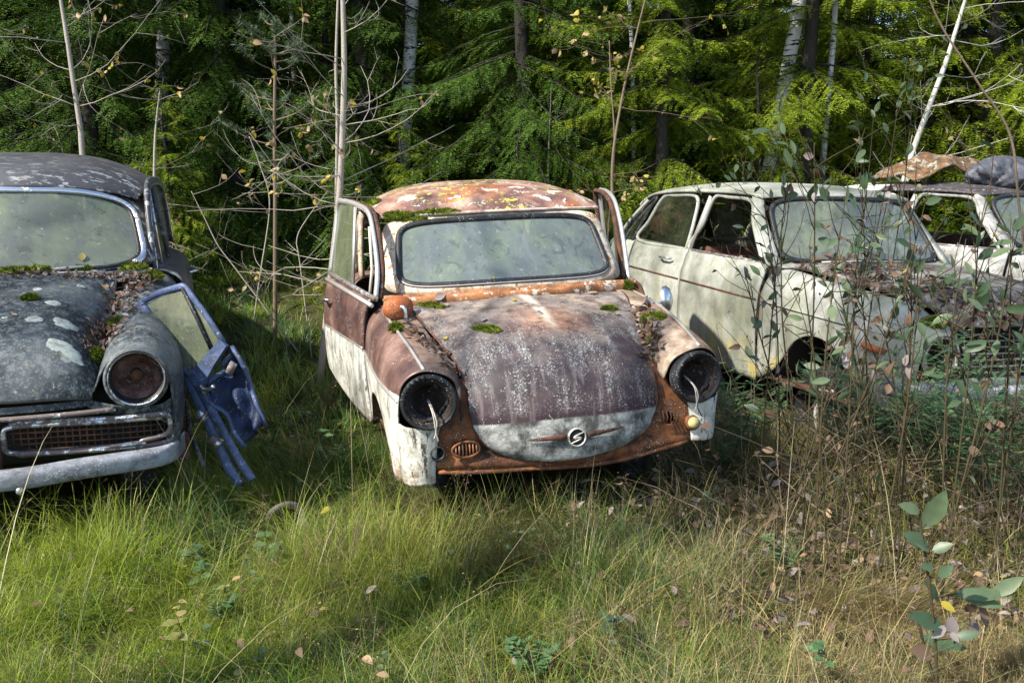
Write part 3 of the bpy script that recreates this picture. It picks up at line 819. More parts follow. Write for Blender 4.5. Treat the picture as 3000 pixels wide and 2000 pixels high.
# ---------------------------------------------------------------- grey saloon on the left
car = car_root('wrecked_car', (-2.022, 3.268, .012), (19.91, .48, .16),
               'slate grey saloon car with pale lichen discs on its hood and a chrome grille')
LCAR = car
HR = [(.50, 1.02, .962, 1.04, 1.004), (.49, .90, .875, .90, .990), (.475, .62, .785, .62, .950), (.462, .35, .73, .35, .900),
      (.452, .18, .695, .16, .845), (.446, .08, .665, .055, .775), (.44, .05, .64, .012, .70), (.435, .045, .622, .0, .640)]
rows = []
for we, ye, ze, yc, zc in HR:
    rows.append([(a * we, yc + (ye - yc) * abs(a) ** 4, zc + (ze - zc) * abs(a) ** 5.0 + .006 * math.exp(-(a / .08) ** 2)) for a in (-1, -.96, -.87, -.7, -.4, 0, .4, .7, .87, .96, 1)])
hood = panel('hood', rows, M['slate'], car, 6, 6, .006, dent=.004, seed=12)
pe = list(cr([r_[0] for r_ in rows], 5)) + list(cr(rows[-1], 3))[1:] + list(cr([r_[-1] for r_ in rows], 5))[::-1][1:]
b = MB(); b.tube(pe, .005, 6); b.obj('hood_edge', M['black'], hood)
def hood_z(x, y):
    i = 0
    ys = [r_[3] for r_ in HR][::-1]; zs = [r_[4] for r_ in HR][::-1]; es = [r_[2] for r_ in HR][::-1]; ws_ = [r_[0] for r_ in HR][::-1]
    zc, ze, we = np.interp(y, ys, zs), np.interp(y, ys, es), np.interp(y, ys, ws_)
    return zc + (ze - zc) * min(1, abs(x) / we) ** 5.0
rg = np.random.RandomState(3)
LD = [(.345, .15, .062), (.335, .36, .046), (.225, .35, .032), (.275, .56, .030), (.155, .66, .028), (.195, .74, .022), (.065, .93, .042), (.02, .83, .034), (.36, .86, .018), (.42, .28, .016), (.12, .36, .012)]
for x, y, r in LD:
    n = 26; V = []; F = []
    for k, (q, h) in enumerate(((.0, .001), (.55, .0022), (.85, .002), (1.0, -.0005))):
        for j in range(n):
            a = 2 * math.pi * j / n
            rr = r * q * (1 + .08 * math.sin(3 * a + x * 40) + .06 * math.sin(7 * a + y * 30) + .09 * rg.uniform(-1, 1))
            px, py = x + rr * math.cos(a), y + rr * math.sin(a)
            V.append((px, py, hood_z(px, py) + h + .004))
    o = mesh_obj('lichen_disc', V, grid_faces(4, n, True), M['lichen'], hood)
# fenders
FR = [[(.52, 1.28, .945), (.57, 1.28, .965), (.65, 1.28, .97), (.745, 1.28, .935), (.805, 1.28, .80), (.815, 1.28, .6), (.805, 1.28, .33)],
      [(.495, .95, .875), (.54, .95, .915), (.625, .95, .938), (.725, .95, .89), (.795, .95, .78), (.805, .95, .62), (.795, .95, .53)],
      [(.475, .60, .765), (.53, .60, .855), (.612, .60, .897), (.705, .60, .86), (.778, .60, .75), (.79, .60, .64), (.785, .60, .60)],
      [(.464, .30, .718), (.512, .30, .805), (.606, .30, .855), (.692, .30, .815), (.755, .30, .725), (.772, .30, .58), (.765, .30, .46)],
      [(.454, .12, .672), (.503, .12, .775), (.605, .11, .818), (.698, .11, .775), (.733, .12, .69), (.748, .13, .55), (.740, .14, .37)],
      [(.446, .045, .650), (.506, .035, .765), (.604, .028, .806), (.690, .035, .765), (.720, .045, .69), (.732, .07, .55), (.722, .08, .37)]]
for s in (1, -1):
    f = panel('fender', FR, M['slate'], car, 6, 5, .006, side=s, dent=.003, seed=20 + s)
    b = MB()
    lc = (s * .604, .045, .693)
    b.lathe(lc, (s * .06, -1, .03), [(.116, -.06), (.121, -.015), (.120, .008), (.112, .018), (.106, .012), (.101, -.002)], 44)
    hl = b.obj('headlight', M['slate'], f)
    b = MB(); b.lathe(lc, (s * .06, -1, .03), [(.107, .015), (.104, .019), (.100, .010)], 40); b.obj('chrome_rim', M['chrome_rust'], hl)
    b = MB(); b.lathe(lc, (s * .06, -1, .03), [(.103, -.006), (.094, -.012), (.092, -.03), (.088, -.034)], 40); b.obj('inner_ring', M['rubber'], hl)
    b = MB(); b.lathe(lc, (s * .06, -1, .03), [(.094, -.025), (.088, -.05), (.066, -.09), (.03, -.112), (.001, -.115)], 32); b.obj('bowl', mat_rust('rusty_bowl_%s' % ('near' if s > 0 else 'far'), ((.03, .014, .012), (.09, .04, .03), (.20, .11, .09), (.34, .24, .21)), 12, .3), hl)
    b = MB(); b.lathe(np.array(lc) + np.array((0, .08, .0)), (s * .06, -1, .03), [(.02, -.04), (.02, .02), (.026, .022), (.024, .036), (.012, .046), (.001, .05)], 18); b.obj('bulb_socket', M['rust_dark'], hl)
    C = [[(.43, .055, .618), (.52, .05, .59), (.60, .045, .58), (.68, .05, .58), (.728, .075, .60)], [(.44, .06, .575), (.52, .055, .565), (.60, .05, .562), (.69, .055, .556), (.735, .085, .56)],
         [(.70, .07, .50), (.71, .072, .50), (.72, .075, .50), (.73, .08, .50), (.745, .10, .50)], [(.69, .085, .40), (.70, .085, .40), (.715, .085, .40), (.73, .09, .40), (.748, .115, .40)]]
    panel('corner_panel', C, M['slate'], f, 4, 4, .006, side=s)
# nose below the hood
rows = [[(x, .045 * (abs(x) / .44) ** 3 + .006, z) for x in (-.44, -.3, 0, .3, .44)] for z in (.622, .606, .596)]
panel('nose_panel', rows, M['slate'], car, 3, 4, .01)
b = MB(); b.tube(cr([(x, -.008 + .05 * (abs(x) / .52) ** 3, .582 - .01 * abs(x)) for x in np.linspace(-.52, .52, 11)], 4), .0125, 8, flat=((0, 0, 1), (1, .8)))
b.obj('grille_bar', M['chrome_rust'], car)
rows = [[(x, .16, z) for x in (-.74, -.4, 0, .4, .74)] for z in (.64, .5, .36)]
panel('radiator_panel', rows, M['black'], car, 2, 2, .01)
for s in (1, -1):
    o_ = superell(0, 60, 7)
    gx, gz, gw, gh = s * .425, .478, .298, .056
    P = [(gx + gw * x, .030 + .05 * max(0, (s * (gx + gw * x) - .4) / .3) ** 2, gz + gh * y - .012 * x * s) for x, y in o_]
    b = MB(); b.tube(P, .0105, 8, closed=True); fr = b.obj('grille_frame', M['chrome_rust'], car)
    b = MB()
    for k in range(22):
        x = gx - gw + .03 + k * (2 * gw - .06) / 21
        yy = .050 + .05 * max(0, (s * x - .4) / .3) ** 2
        b.tube([(x, yy, gz - gh * .93), (x, yy, gz + gh * .93)], .0032, 5)
    for k in range(5):
        z = gz - gh * .8 + k * gh * .4
        b.tube([(gx - gw * .96, .046, z + .011 * s), (gx + .2 * s - .1, .046, z), (gx + gw * .96, .046 + .04 * (s > 0), z - .011 * s)], .0036, 5)
    b.obj('grille_mesh', M['rust_dark'], fr)
    b = MB(); b.tube(cr([(s * .15, .035, .553), (s * .35, .035, .548), (s * .55, .04, .540), (s * .64, .045, .541), (s * .70, .06, .535), (s * .715, .07, .50), (s * .70, .065, .455), (s * .6, .05, .435)], 4), .010, 8)
    b.obj('grille_surround', M['chrome_rust'], fr)
    b = MB(); b.tube([(s * .17, .04, .428), (s * .4, .035, .424), (s * .62, .045, .430)], .012, 8); b.obj('lower_bar', M['chrome_rust'], fr)
# bumper
rows = []
for z, dy in ((.408, .03), (.400, -.010), (.372, -.018), (.342, -.012), (.332, .02)):
    rows.append([(x, y + dy * (1 if abs(x) < .7 else .6), z + .012 * (x > .3) + .004 * math.sin(7 * x)) for x, y in ((-.77, .26), (-.75, .10), (-.69, .02), (-.5, -.06), (-.2, -.095), (.15, -.10), (.45, -.07), (.65, -.015), (.725, .06), (.765, .20))])
bm_ = panel('bumper', rows, M['bumper'], car, 5, 6, .004, dent=.008, seed=8)
b = MB(); b.lathe((.19, -.118, .337), (0, -1, 0), [(.014, 0), (.014, .006), (.006, .008), (.001, .008)], 14); b.obj('bumper_bolt', M['chrome_rust'], bm_)
b = MB(); b.box((.10, -.03, .45), (.05, .05, .10)); b.obj('number_plate_bracket', M['rust_dark'], car)
# cowl and windscreen
rows = [[(x, y + .02 * (1 - (x / .62) ** 2) * -1, z + .0 * x) for x in (-.66, -.5, 0, .5, .66)] for y, z in ((1.03, .955), (1.12, .985), (1.22, .995))]
panel('cowl', rows, M['slate'], car, 3, 4, .006)
def wsl(x, y, k=1.):
    bq = .5 + y * .5 * k
    return np.array((x * k * (.625 - .055 * bq), 1.10 + .34 * bq + .14 * abs(x * k) ** 2.2, 1.005 + .375 * bq - .065 * bq * abs(x) ** 3 - .0 * x))
P5 = superell(0, 72, 5.5)
V = [wsl(0, 0)]; F = [(0, 1 + j, 1 + (j + 1) % 72) for j in range(72)]
for k in (.3, .6, .85, .97):
    V += [wsl(x, y, k) for x, y in P5]
for q in range(3):
    a0 = 1 + q * 72
    F += [(a0 + j, a0 + 72 + j, a0 + 72 + (j + 1) % 72, a0 + (j + 1) % 72) for j in range(72)]
ws = mesh_obj('windscreen', V, F, M['glass_old'], car)
b = MB(); b.tube([wsl(x, y, .985) for x, y in P5], .012, 8, closed=True); b.obj('rubber_seal', M['rubber'], ws)
half = [wsl(x, y, 1.02) + np.array((0, -.012, 0)) for x, y in P5]
b = MB(); b.tube(half[-8:] + half[:45], .016, 8, flat=((0, -1, .3), (1.0, .5))); b.obj('chrome_surround', M['chrome_clean'], ws)
V = []
for k in (1.0, 1.05): V += [wsl(x, y, k) for x, y in P5]
for x, y in superell(0, 72, 9):
    p = wsl(x * 1.09, y, 1.09 if y > 0 else 1.04); p[1] += .07 * abs(x) ** 4; V.append(p)
solid(mesh_obj('windscreen_frame', V, grid_faces(3, 72, True), M['slate_roof'], car), .006)
# wipers
b = MB(); b.tube([(.05, 1.06, 1.012), (.22, 1.075, 1.020), (.36, 1.085, 1.030)], .007, 6); b.obj('wiper', M['alu'], car)
b = MB(); b.tube([(.10, 1.05, 1.006), (.28, 1.06, 1.004), (.45, 1.09, 1.0)], .006, 6); b.obj('wiper', M['alu'], car)
for s in (-1, 1):
    for y in (.78, 3.15):
        w_ = MB(); w_.lathe((s * .56, y, .17), (s, 0, 0), [(.17, -.07), (.25, -.075), (.28, -.045), (.285, 0), (.28, .045), (.25, .072), (.17, .06)], 28); wh = w_.obj('wheel', M['rubber'], car)
        w_ = MB(); w_.lathe((s * .56, y, .17), (s, 0, 0), [(.18, .055), (.16, .03), (.10, .02), (.06, .045), (.001, .05)], 24); w_.obj('rim', M['rust_dark'], wh)
# roof
RR = [(1.44, 1.395, .14, .60, 1.325), (1.47, 1.425, .14, .615, 1.345), (1.60, 1.49, .10, .645, 1.375), (1.80, 1.545, .05, .66, 1.40), (2.1, 1.565, 0, .672, 1.405),
      (2.5, 1.56, 0, .68, 1.40), (2.85, 1.52, 0, .67, 1.36), (3.1, 1.43, -.04, .64, 1.28), (3.25, 1.32, -.08, .60, 1.18)]
rows = [[(a * xe, y + dy * a * a, zc + (ze - zc) * abs(a) ** 3.2) for a in (-1, -.93, -.8, -.55, -.25, 0, .25, .55, .8, .93, 1)] for y, zc, dy, xe, ze in RR]
rf = panel('roof', rows, M['slate_roof'], car, 5, 5, .008, dent=.005, seed=6)
# flank, door, side windows
for s in (1, -1):
    rows = []
    for y, dx, zt in ((1.29, 0, .975), (1.7, .012, .97), (2.2, .02, .965), (2.7, .03, .955), (3.2, .035, .92), (3.8, .01, .86), (4.2, -.08, .78), (4.38, -.25, .66)):
        rows.append([(.655 + dx, y, zt + .008), (.735 + dx, y, zt - .008), (.805 + dx, y, zt - .07), (.83 + dx, y, .72), (.83 + dx, y, .5), (.81 + dx, y, .30)])
    panel('side_panel', rows, M['slate_roof'], car, 5, 5, .01, side=s)
    fp = [(.668, 1.33, .975), (.652, 1.45, 1.25), (.650, 1.56, 1.365), (.655, 1.72, 1.412), (.68, 2.2, 1.415), (.705, 2.5, 1.39), (.722, 2.62, 1.30), (.75, 2.72, 1.02)]
    P = cr(fp, 5) * np.array((s, 1, 1))
    b = MB(); b.tube(P, .022, 8, flat=((s, 0, 0), (1, .7))); wf = b.obj('window_frame', M['slate_roof'], car)
    b = MB(); b.tube(P + np.array((s * .012, -.012, -.02)), .007, 6); b.obj('window_trim', M['chrome'], wf)
    b = MB(); b.tube([(s * .668, 1.86, 1.40), (s * .735, 1.92, .985)], .016, 6); b.obj('door_pillar', M['slate_roof'], wf)
    b = MB(); b.tube([(s * .662, 1.58, 1.37), (s * .700, 1.55, .985)], .008, 6); b.obj('window_divider', M['chrome'], wf)
    V = [tuple(np.array(p) * np.array((s, 1, 1)) + np.array((-s * .008, 0, 0))) for p in fp]
    mesh_obj('window_glass', V, [tuple(range(len(V)))], M['glass_green'], wf)
    b = MB(); hx = np.array((s * .85, 2.05, .885))
    b.tube(cr([hx + np.array((s * -.01, -.09, 0)), hx + np.array((s * .03, -.06, .01)), hx + np.array((s * .035, .02, .008)), hx + np.array((s * -.005, .07, 0))], 4), [.008, .011, .008], 8); b.obj('door_handle', M['chrome_clean'], car)
    b = MB(); b.tube([(s * .655, 3.0, 1.0), (s * .665, 2.86, 1.36)], .05, 6); b.obj('rear_pillar', M['slate_roof'], car)
    L = [[(.78, .40, .36), (.785, .45, .52), (.79, .62, .61), (.79, .85, .55), (.79, 1.0, .36)], [(.44, .40, .36), (.44, .45, .54), (.44, .62, .66), (.44, .85, .60), (.44, 1.0, .36)]]
    panel('wheel_arch', L, M['rust_dark'], car, 3, 3, .004, side=s)
rows = [[(x, y, .30) for x in (-.78, 0, .78)] for y in (.2, 1.5, 3, 4.3)]
panel('floor_pan', rows, M['rust_dark'], car, 2, 2, .01)
rows = [[(x, 1.22, z) for x in (-.66, 0, .66)] for z in (.3, .6, .97)]
panel('firewall', rows, M['black'], car, 2, 2, .01)
rows = [[(x, y, z) for x in (-.6, 0, .6)] for y, z in ((3.25, 1.20), (3.5, .95), (4.1, .88), (4.4, .75), (4.46, .4))]
panel('boot_lid', rows, M['slate_roof'], car, 3, 3, .01)
for s in (-1, 1):
    rows = [[(s * .36 + x, 2.0 + .10 * q, .5 + .55 * q) for x in (-.27, -.15, 0, .15, .27)] for q in (0, .3, .7, 1)]
    panel('seat_backrest', rows, flat('pale_mouldy_seat_%s' % ('near' if s > 0 else 'far'), (.20, .20, .13), .9), car, 4, 3, .1)

# ---------------------------------------------------------------- loose blue car door leaning on it
def dz(px, py, off=0.):
    """image position of a feature of the door -> its place on the door's leaning plane (metres)"""
    u, v = (px - 1500) / 2700, -(py - 1000) / 2700
    c, s_ = math.cos(R(10.5)), math.sin(R(10.5))
    d = np.array((u, c + v * s_, -s_ + v * c)); o = np.array((0, 0, 1.5))
    n = np.array((.30, 1, -.10)); p0 = np.array((-1.62, 3.98, .93))
    n = n / np.linalg.norm(n)
    t = ((p0 - o) @ n) / (d @ n)
    return o + d * t - n * off
door = empty('car_door', dz(663, 1360)); tag(door, 'loose pale blue car door propped against the grey saloon', 'car door')
bpy.context.view_layer.update()
DO = np.array(door.location)
dp = lambda px, py, off=0.: dz(px, py, off) - DO
fl = ((-.28, -.95, .1), (1.15, .7))
outer = [dp(*p) for p in ((704, 1420), (668, 1365), (610, 1240), (548, 1108), (475, 985), (412, 887))]
b = MB(); b.tube(lin(outer, 4), .021, 8, flat=fl); fr = b.obj('frame_rail', M['blue'], door)
b = MB(); b.tube(lin([dp(412, 887), dp(425, 878), dp(470, 856), dp(532, 838), dp(543, 842), dp(598, 915), dp(655, 1003)], 4), .013, 8, flat=fl); b.obj('window_frame', M['blue'], door)
b = MB(); b.tube(cr([dp(740, 1405), dp(700, 1345), dp(640, 1235), dp(572, 1118)], 5), .018, 8, flat=fl); b.obj('inner_rail', M['blue'], door)
V = [dp(556, 1098, .012), dp(600, 1052, .014), dp(652, 994, .012), dp(672, 1012, .012), dp(640, 1065, .02), dp(592, 1148, .012)]
solid(mesh_obj('belt_panel', V, [(0, 1, 4, 5), (1, 2, 3, 4)], M['blue'], door, False), .02)
V = [dp(430, 895), dp(480, 866), dp(533, 853), dp(595, 922), dp(646, 1000), dp(600, 1048), dp(554, 1095), dp(500, 1010)]
mesh_obj('window_glass', V, [tuple(range(8))], M['glass_green'], door)
b = MB(); b.tube([dp(538, 845, .01), dp(580, 930, .01), dp(622, 1022, .01)], .008, 6, flat=fl); b.obj('window_divider', M['rubber'], door)
b = MB(); b.tube([dp(425, 905, .008), dp(490, 1010, .008), dp(552, 1105, .008)], .008, 6, flat=fl); b.obj('window_seal', M['rubber'], door)
rg = np.random.RandomState(5)
rows = []
for i, (a, c) in enumerate((((592, 1140), (676, 1018)), ((618, 1180), (708, 1060)), ((655, 1215), (716, 1120)), ((682, 1265), (735, 1185)), ((705, 1315), (762, 1255)))):
    r_ = []
    for t in np.linspace(0, 1, 6):
        q = (a[0] + (c[0] - a[0]) * t, a[1] + (c[1] - a[1]) * t)
        r_.append(dp(q[0], q[1], -.02 - .05 * math.sin(math.pi * t) + .045 * rg.uniform(-1, 1)))
    rows.append(r_)
b = MB(); b.tube(cr([r_[-1] for r_ in rows], 3), .011, 6); b.tube(cr([r_[0] for r_ in rows], 3), .011, 6); b.tube(cr(rows[0], 3), .011, 6); b.obj('skin_flange', M['blue'], door)
for q in ((600, 1215), (640, 1290)):
    b = MB(); b.box(dp(q[0], q[1], .02), (.05, .03, .035), (0, .6, 0)); b.box(dp(q[0] + 12, q[1] + 3, .03), (.02, .05, .02), (0, .6, 0)); b.obj('hinge', M['chrome_rust'], door)
b = MB(); b.box(dp(690, 1075, .03), (.03, .02, .05), (0, .5, 0)); b.obj('lock_plate', M['chrome_rust'], door)
sk_ = panel('door_skin', rows, M['blue_deep'], door, 6, 6, .008, dent=.018, seed=31); sk_['label'] = 'crumpled deep blue outer skin'
b = MB(); b.tube(cr([dp(608, 1150, .02), dp(604, 1128, .04), dp(622, 1138, .05), dp(648, 1126, .05)], 4), .009, 8); b.obj('door_handle', M['chrome_clean'], door)
b = MB(); b.tube(cr([dp(500, 1140, -.02), dp(535, 1190, -.03), dp(545, 1270, -.03), dp(590, 1370, -.02)], 4), .010, 6); b.obj('torn_strip', M['slate'], door)
# ---------------------------------------------------------------- two pale estate cars on the right
def pale_car(car, P_, HOODM, ROOFM, TR, open_front=True, seed=0):
    FR = [[(.56, 1.32, .935), (.63, 1.32, .935), (.69, 1.32, .905), (.742, 1.32, .82), (.758, 1.32, .72), (.756, 1.32, .5), (.748, 1.32, .25)],
          [(.555, 1.12, .915), (.63, 1.12, .918), (.69, 1.12, .895), (.745, 1.12, .81), (.762, 1.12, .71), (.760, 1.12, .52), (.755, 1.12, .36)],
          [(.55, .95, .895), (.63, .95, .905), (.69, .95, .885), (.748, .95, .80), (.768, .95, .70), (.768, .95, .60), (.765, .95, .545)],
          [(.545, .77, .88), (.63, .77, .895), (.69, .77, .872), (.748, .77, .79), (.772, .77, .70), (.774, .77, .64), (.772, .77, .607)],
          [(.54, .58, .868), (.63, .58, .885), (.69, .58, .862), (.748, .58, .78), (.77, .58, .69), (.772, .58, .62), (.770, .58, .565)],
          [(.53, .43, .855), (.62, .43, .872), (.685, .43, .852), (.745, .43, .77), (.768, .43, .68), (.770, .43, .56), (.768, .43, .45)],
          [(.52, .25, .83), (.61, .25, .85), (.68, .25, .83), (.738, .25, .75), (.760, .25, .66), (.764, .25, .5), (.758, .25, .32)],
          [(.47, .10, .69), (.50, .07, .75), (.58, .07, .775), (.67, .08, .76), (.715, .10, .68), (.735, .10, .5), (.725, .11, .32)],
          [(.46, .045, .62), (.49, .03, .69), (.572, .02, .725), (.65, .035, .69), (.685, .05, .62), (.70, .06, .48), (.69, .07, .33)]]
    for s in (-1, 1):
        f = panel('fender', FR, P_, car, 5, 5, .006, side=s, dent=.003, seed=seed + 40 + s)
        b = MB(); lc = (s * .572, .04, .615)
        b.lathe(lc, (s * .06, -1, 0), [(.105, -.05), (.108, -.01), (.102, .01), (.094, .008), (.090, -.01)], 36); hl = b.obj('headlight', M['chrome_rust'], f)
        b = MB(); b.lathe(lc, (s * .06, -1, 0), [(.092, -.015), (.08, -.06), (.04, -.10), (.001, -.11)], 28); b.obj('bowl', M['rust_dark'], hl)
        b = MB(); b.lathe(np.array(lc) + np.array((0, .05, -.01)), (s * .2, -1, .1), [(.02, -.05), (.022, .01), (.012, .03), (.001, .032)], 14); b.obj('bulb_socket', M['rubber'], hl)
        b = MB(); b.tube([(s * .772, .37, .632), (s * .786, .33, .630), (s * .786, .26, .624), (s * .765, .21, .622)], [.016, .019, .018, .012], 8); b.obj('side_lamp', M['rust_mirror'], f)
        L = [[(.765, .44, .33), (.768, .46, .47), (.772, .6, .575), (.772, .78, .605), (.768, .95, .545), (.758, 1.09, .33)], [(.42, .44, .33), (.42, .46, .5), (.42, .6, .64), (.42, .78, .68), (.42, .95, .62), (.42, 1.09, .33)]]
        panel('wheel_arch', L, M['black'], f, 3, 3, .004, side=s)
        # wheel with tyre sunk in the ground
        w_ = MB(); w_.lathe((s * .58, .80, .15), (s, 0, 0), [(.16, -.07), (.25, -.075), (.275, -.05), (.28, 0), (.275, .05), (.25, .072), (.17, .06)], 32); wh = w_.obj('wheel', M['rubber'], car)
        w_ = MB(); w_.lathe((s * .58, .80, .15), (s, 0, 0), [(.175, .055), (.16, .03), (.10, .02), (.06, .045), (.001, .05)], 28); w_.obj('rim', M['black'], wh)
        b = MB(); b.tube(cr([(s * .764, 1.31, .742), (s * .775, .9, .728), (s * .775, .5, .715), (s * .745, .15, .70)], 5), .006, 6); b.obj('crease_moulding', P_, f)
        # doors
        for nm, y0, y1, y2 in (('front', 1.335, 2.28, 0), ('rear', 2.295, 3.10, 0)):
            rows = []
            for z, x in ((.955, .685), (.935, .715), (.86, .742), (.77, .765), (.60, .772), (.42, .762), (.235, .735)):
                cut = .0
                rows.append([(x, y, z + .028 * (y - 1.3) * (z > .6) + (.10 * max(0, (y - 2.75) / .35) * (z < .3))) for y in (y0, y0 + (y1 - y0) * .33, y0 + (y1 - y0) * .66, y1)])
            d_ = panel('door', rows, P_, car, 5, 6, .015, side=s, dent=.004, seed=seed + int(y0 * 10))
            d_['label'] = 'front door with open slanted window' if nm == 'front' else 'rear door'
            b = MB(); b.tube([(s * .774, y0 + .01, .742 + .03 * (y0 - 1.3)), (s * .776, y1 - .01, .742 + .03 * (y1 - 1.3))], .007, 6); b.obj('crease_moulding', M['rust_dark'] if s < 0 else P_, d_)
            if nm == 'front': wp = [(.70, 1.40, .955), (.655, 1.60, 1.20), (.612, 1.70, 1.335), (.62, 1.95, 1.358), (.628, 2.12, 1.350), (.66, 2.20, 1.16), (.70, 2.265, .972)]
            else: wp = [(.702, 2.34, .978), (.655, 2.33, 1.18), (.625, 2.36, 1.348), (.625, 2.65, 1.355), (.62, 2.86, 1.335), (.672, 2.98, 1.15), (.715, 3.05, 1.0)]
            Pf = cr(wp + wp[:1], 5)[:-1] * np.array((s, 1, 1))
            b = MB(); b.tube(Pf, .015, 8, closed=True); wf = b.obj('window_frame', P_, d_)
            if nm == 'front':
                b = MB(); b.tube([(s * .636, 2.165, 1.36), (s * .668, 2.235, 1.16), (s * .708, 2.29, .965)], .014, 8, flat=((s, 0, 0), (1.4, .6))); b.obj('pillar_trim', M['alu'], wf)
                b = MB(); b.tube(cr([(s * .706, 1.385, .94), (s * .66, 1.575, 1.2), (s * .615, 1.675, 1.34)], 4), .008, 6); b.obj('drip_trim', M['alu'], wf)
                b = MB(); b.tube([(s * .70, 1.42, .965), (s * .705, 2.25, .980)], .012, 6); b.obj('window_sill', M['chrome_rust'], wf)
            else:
                V = [tuple(p) for p in Pf[::5]]
                mesh_obj('window_glass', V, [tuple(range(len(V)))], M['glass_clear'], wf)
                b = MB(); b.tube([(s * .772, 2.42, .905), (s * .797, 2.46, .91), (s * .797, 2.55, .91), (s * .772, 2.60, .905)], .008, 6); b.obj('door_handle', M['chrome_clean'], d_)
        rows = []
        for z, x in ((.985, .70), (.95, .73), (.86, .758), (.77, .772), (.6, .775), (.45, .765), (.30, .74)):
            rows.append([(x - (.10 if y > 3.6 else 0) - (.22 if y > 3.75 else 0), y, z + .02 - .03 * (y - 3.1)) for y in (3.115, 3.3, 3.5, 3.68, 3.8)])
        panel('rear_fender', rows, P_, car, 4, 5, .01, side=s, dent=.003, seed=seed + 44)
        wp = [(.715, 3.13, 1.005), (.665, 3.03, 1.2), (.625, 2.95, 1.33), (.61, 3.08, 1.30), (.64, 3.28, 1.15), (.68, 3.42, 1.01)]
        Pf = cr(wp + wp[:1], 5)[:-1] * np.array((s, 1, 1))
        b = MB(); b.tube(Pf, .016, 8, closed=True); wf = b.obj('quarter_window', M['rubber'], car)
        mesh_obj('window_glass', [tuple(p) for p in Pf[::5]], [tuple(range(6))], M['glass_clear'], wf)
        Pp = [[(.70, 3.44, 1.0), (.66, 3.31, 1.15), (.62, 3.10, 1.31)], [(.60, 3.62, .98), (.58, 3.46, 1.15), (.55, 3.22, 1.30)]]
        panel('rear_pillar', Pp, P_, car, 3, 4, .03, side=s)
        Pp = [[(.72, 1.335, .95), (.668, 1.57, 1.2), (.62, 1.69, 1.36)], [(.645, 1.29, .95), (.60, 1.53, 1.2), (.555, 1.66, 1.38)]]
        panel('windscreen_pillar', Pp, P_, car, 3, 4, .025, side=s)
    # hood standing a hand's breadth proud of the fenders
    HR = [(.58, 1.30, .955, 1.24, .962), (.575, 1.1, .95, 1.05, .968), (.565, .8, .925, .75, .955), (.55, .5, .893, .45, .93), (.525, .25, .86, .2, .89), (.50, .12, .825, .06, .845), (.49, .09, .79, .02, .80), (.485, .085, .765, .01, .762)]
    rows = [[(a * we, yc + (ye - yc) * abs(a) ** 3, zc + (ze - zc) * abs(a) ** 2.6) for a in (-1, -.9, -.6, -.3, 0, .3, .6, .9, 1)] for we, ye, ze, yc, zc in HR]
    panel('hood', rows, HOODM, car, 5, 5, .03, dent=.008, seed=seed + 50)
    rows = [[(x, y, .80) for x in (-.60, 0, .60)] for y in (.15, .7, 1.3)]
    panel('engine_bay', rows, M['black'], car, 2, 2, .01)
    rows = [[(x, .10, z) for x in (-.50, 0, .50)] for z in (.77, .6, .36)]
    panel('grille_backing', rows, M['black'], car, 2, 2, .01)
    b = MB(); b.tube([(-.45, .035, .725), (0, .005, .725), (.45, .035, .725)], .012, 6, flat=((0, 0, 1), (1, .6))); g = b.obj('grille_bar', M['rubber'], car)
    for k in range(6):
        z = .69 - .033 * k
        b = MB(); b.tube(cr([(-.44, .05, z), (-.2, .03, z), (0, .025, z), (.2, .03, z), (.44, .05, z)], 3), .006, 6, flat=((0, 0, 1), (1, .9))); b.obj('grille_slat', M['chrome_rust'], g)
    rows = [[(x, .055 - .02 * (abs(x) < .5), z) for x in (-.68, -.4, 0, .4, .68)] for z in (.50, .42, .33)]
    panel('front_apron', rows, P_, car, 3, 3, .006)
    rows = []
    for z, dy in ((.475, .02), (.462, -.012), (.435, -.02), (.405, -.010), (.395, .02)):
        rows.append([(x, y + dy, z + .02 * (x < -.5)) for x, y in ((-.79, .20), (-.755, .06), (-.65, -.01), (-.3, -.05), (.1, -.06), (.5, -.03), (.72, .03), (.78, .2))])
    panel('bumper', rows, M['bumper'], car, 4, 5, .004, dent=.01, seed=seed + 52)
    # windscreen
    def wq(x, y, k=1.):
        bq = .5 + .5 * y * k
        return np.array((x * k * (.635 - .075 * bq), 1.245 + .30 * bq + .085 * (x * k) ** 2, .965 + .395 * bq + .012 * (1 - x * x)))
    P5 = superell(0, 64, 6)
    V = [wq(0, 0)]; F = [(0, 1 + j, 1 + (j + 1) % 64) for j in range(64)]
    for k in (.4, .75, .96): V += [wq(x, y, k) for x, y in P5]
    for q in range(2):
        a0 = 1 + q * 64
        F += [(a0 + j, a0 + 64 + j, a0 + 64 + (j + 1) % 64, a0 + (j + 1) % 64) for j in range(64)]
    ws = mesh_obj('windscreen', V, F, M['glass_old'], car)
    b = MB(); b.tube([wq(x, y, .975) for x, y in P5], .017, 8, closed=True); b.obj('rubber_seal', M['rubber'], ws)
    rows = [[(x, y - .03 * (1 - (x / .62) ** 2), z) for x in (-.66, -.4, 0, .4, .66)] for y, z in ((1.27, .945), (1.31, .958), (1.345, .975))]
    panel('cowl', rows, HOODM, car, 3, 4, .01)
    b = MB(); b.tube([(-.42, 1.20, .985), (-.15, 1.215, .990), (.2, 1.22, .985)], .006, 6); b.obj('wiper', M['alu'], car)
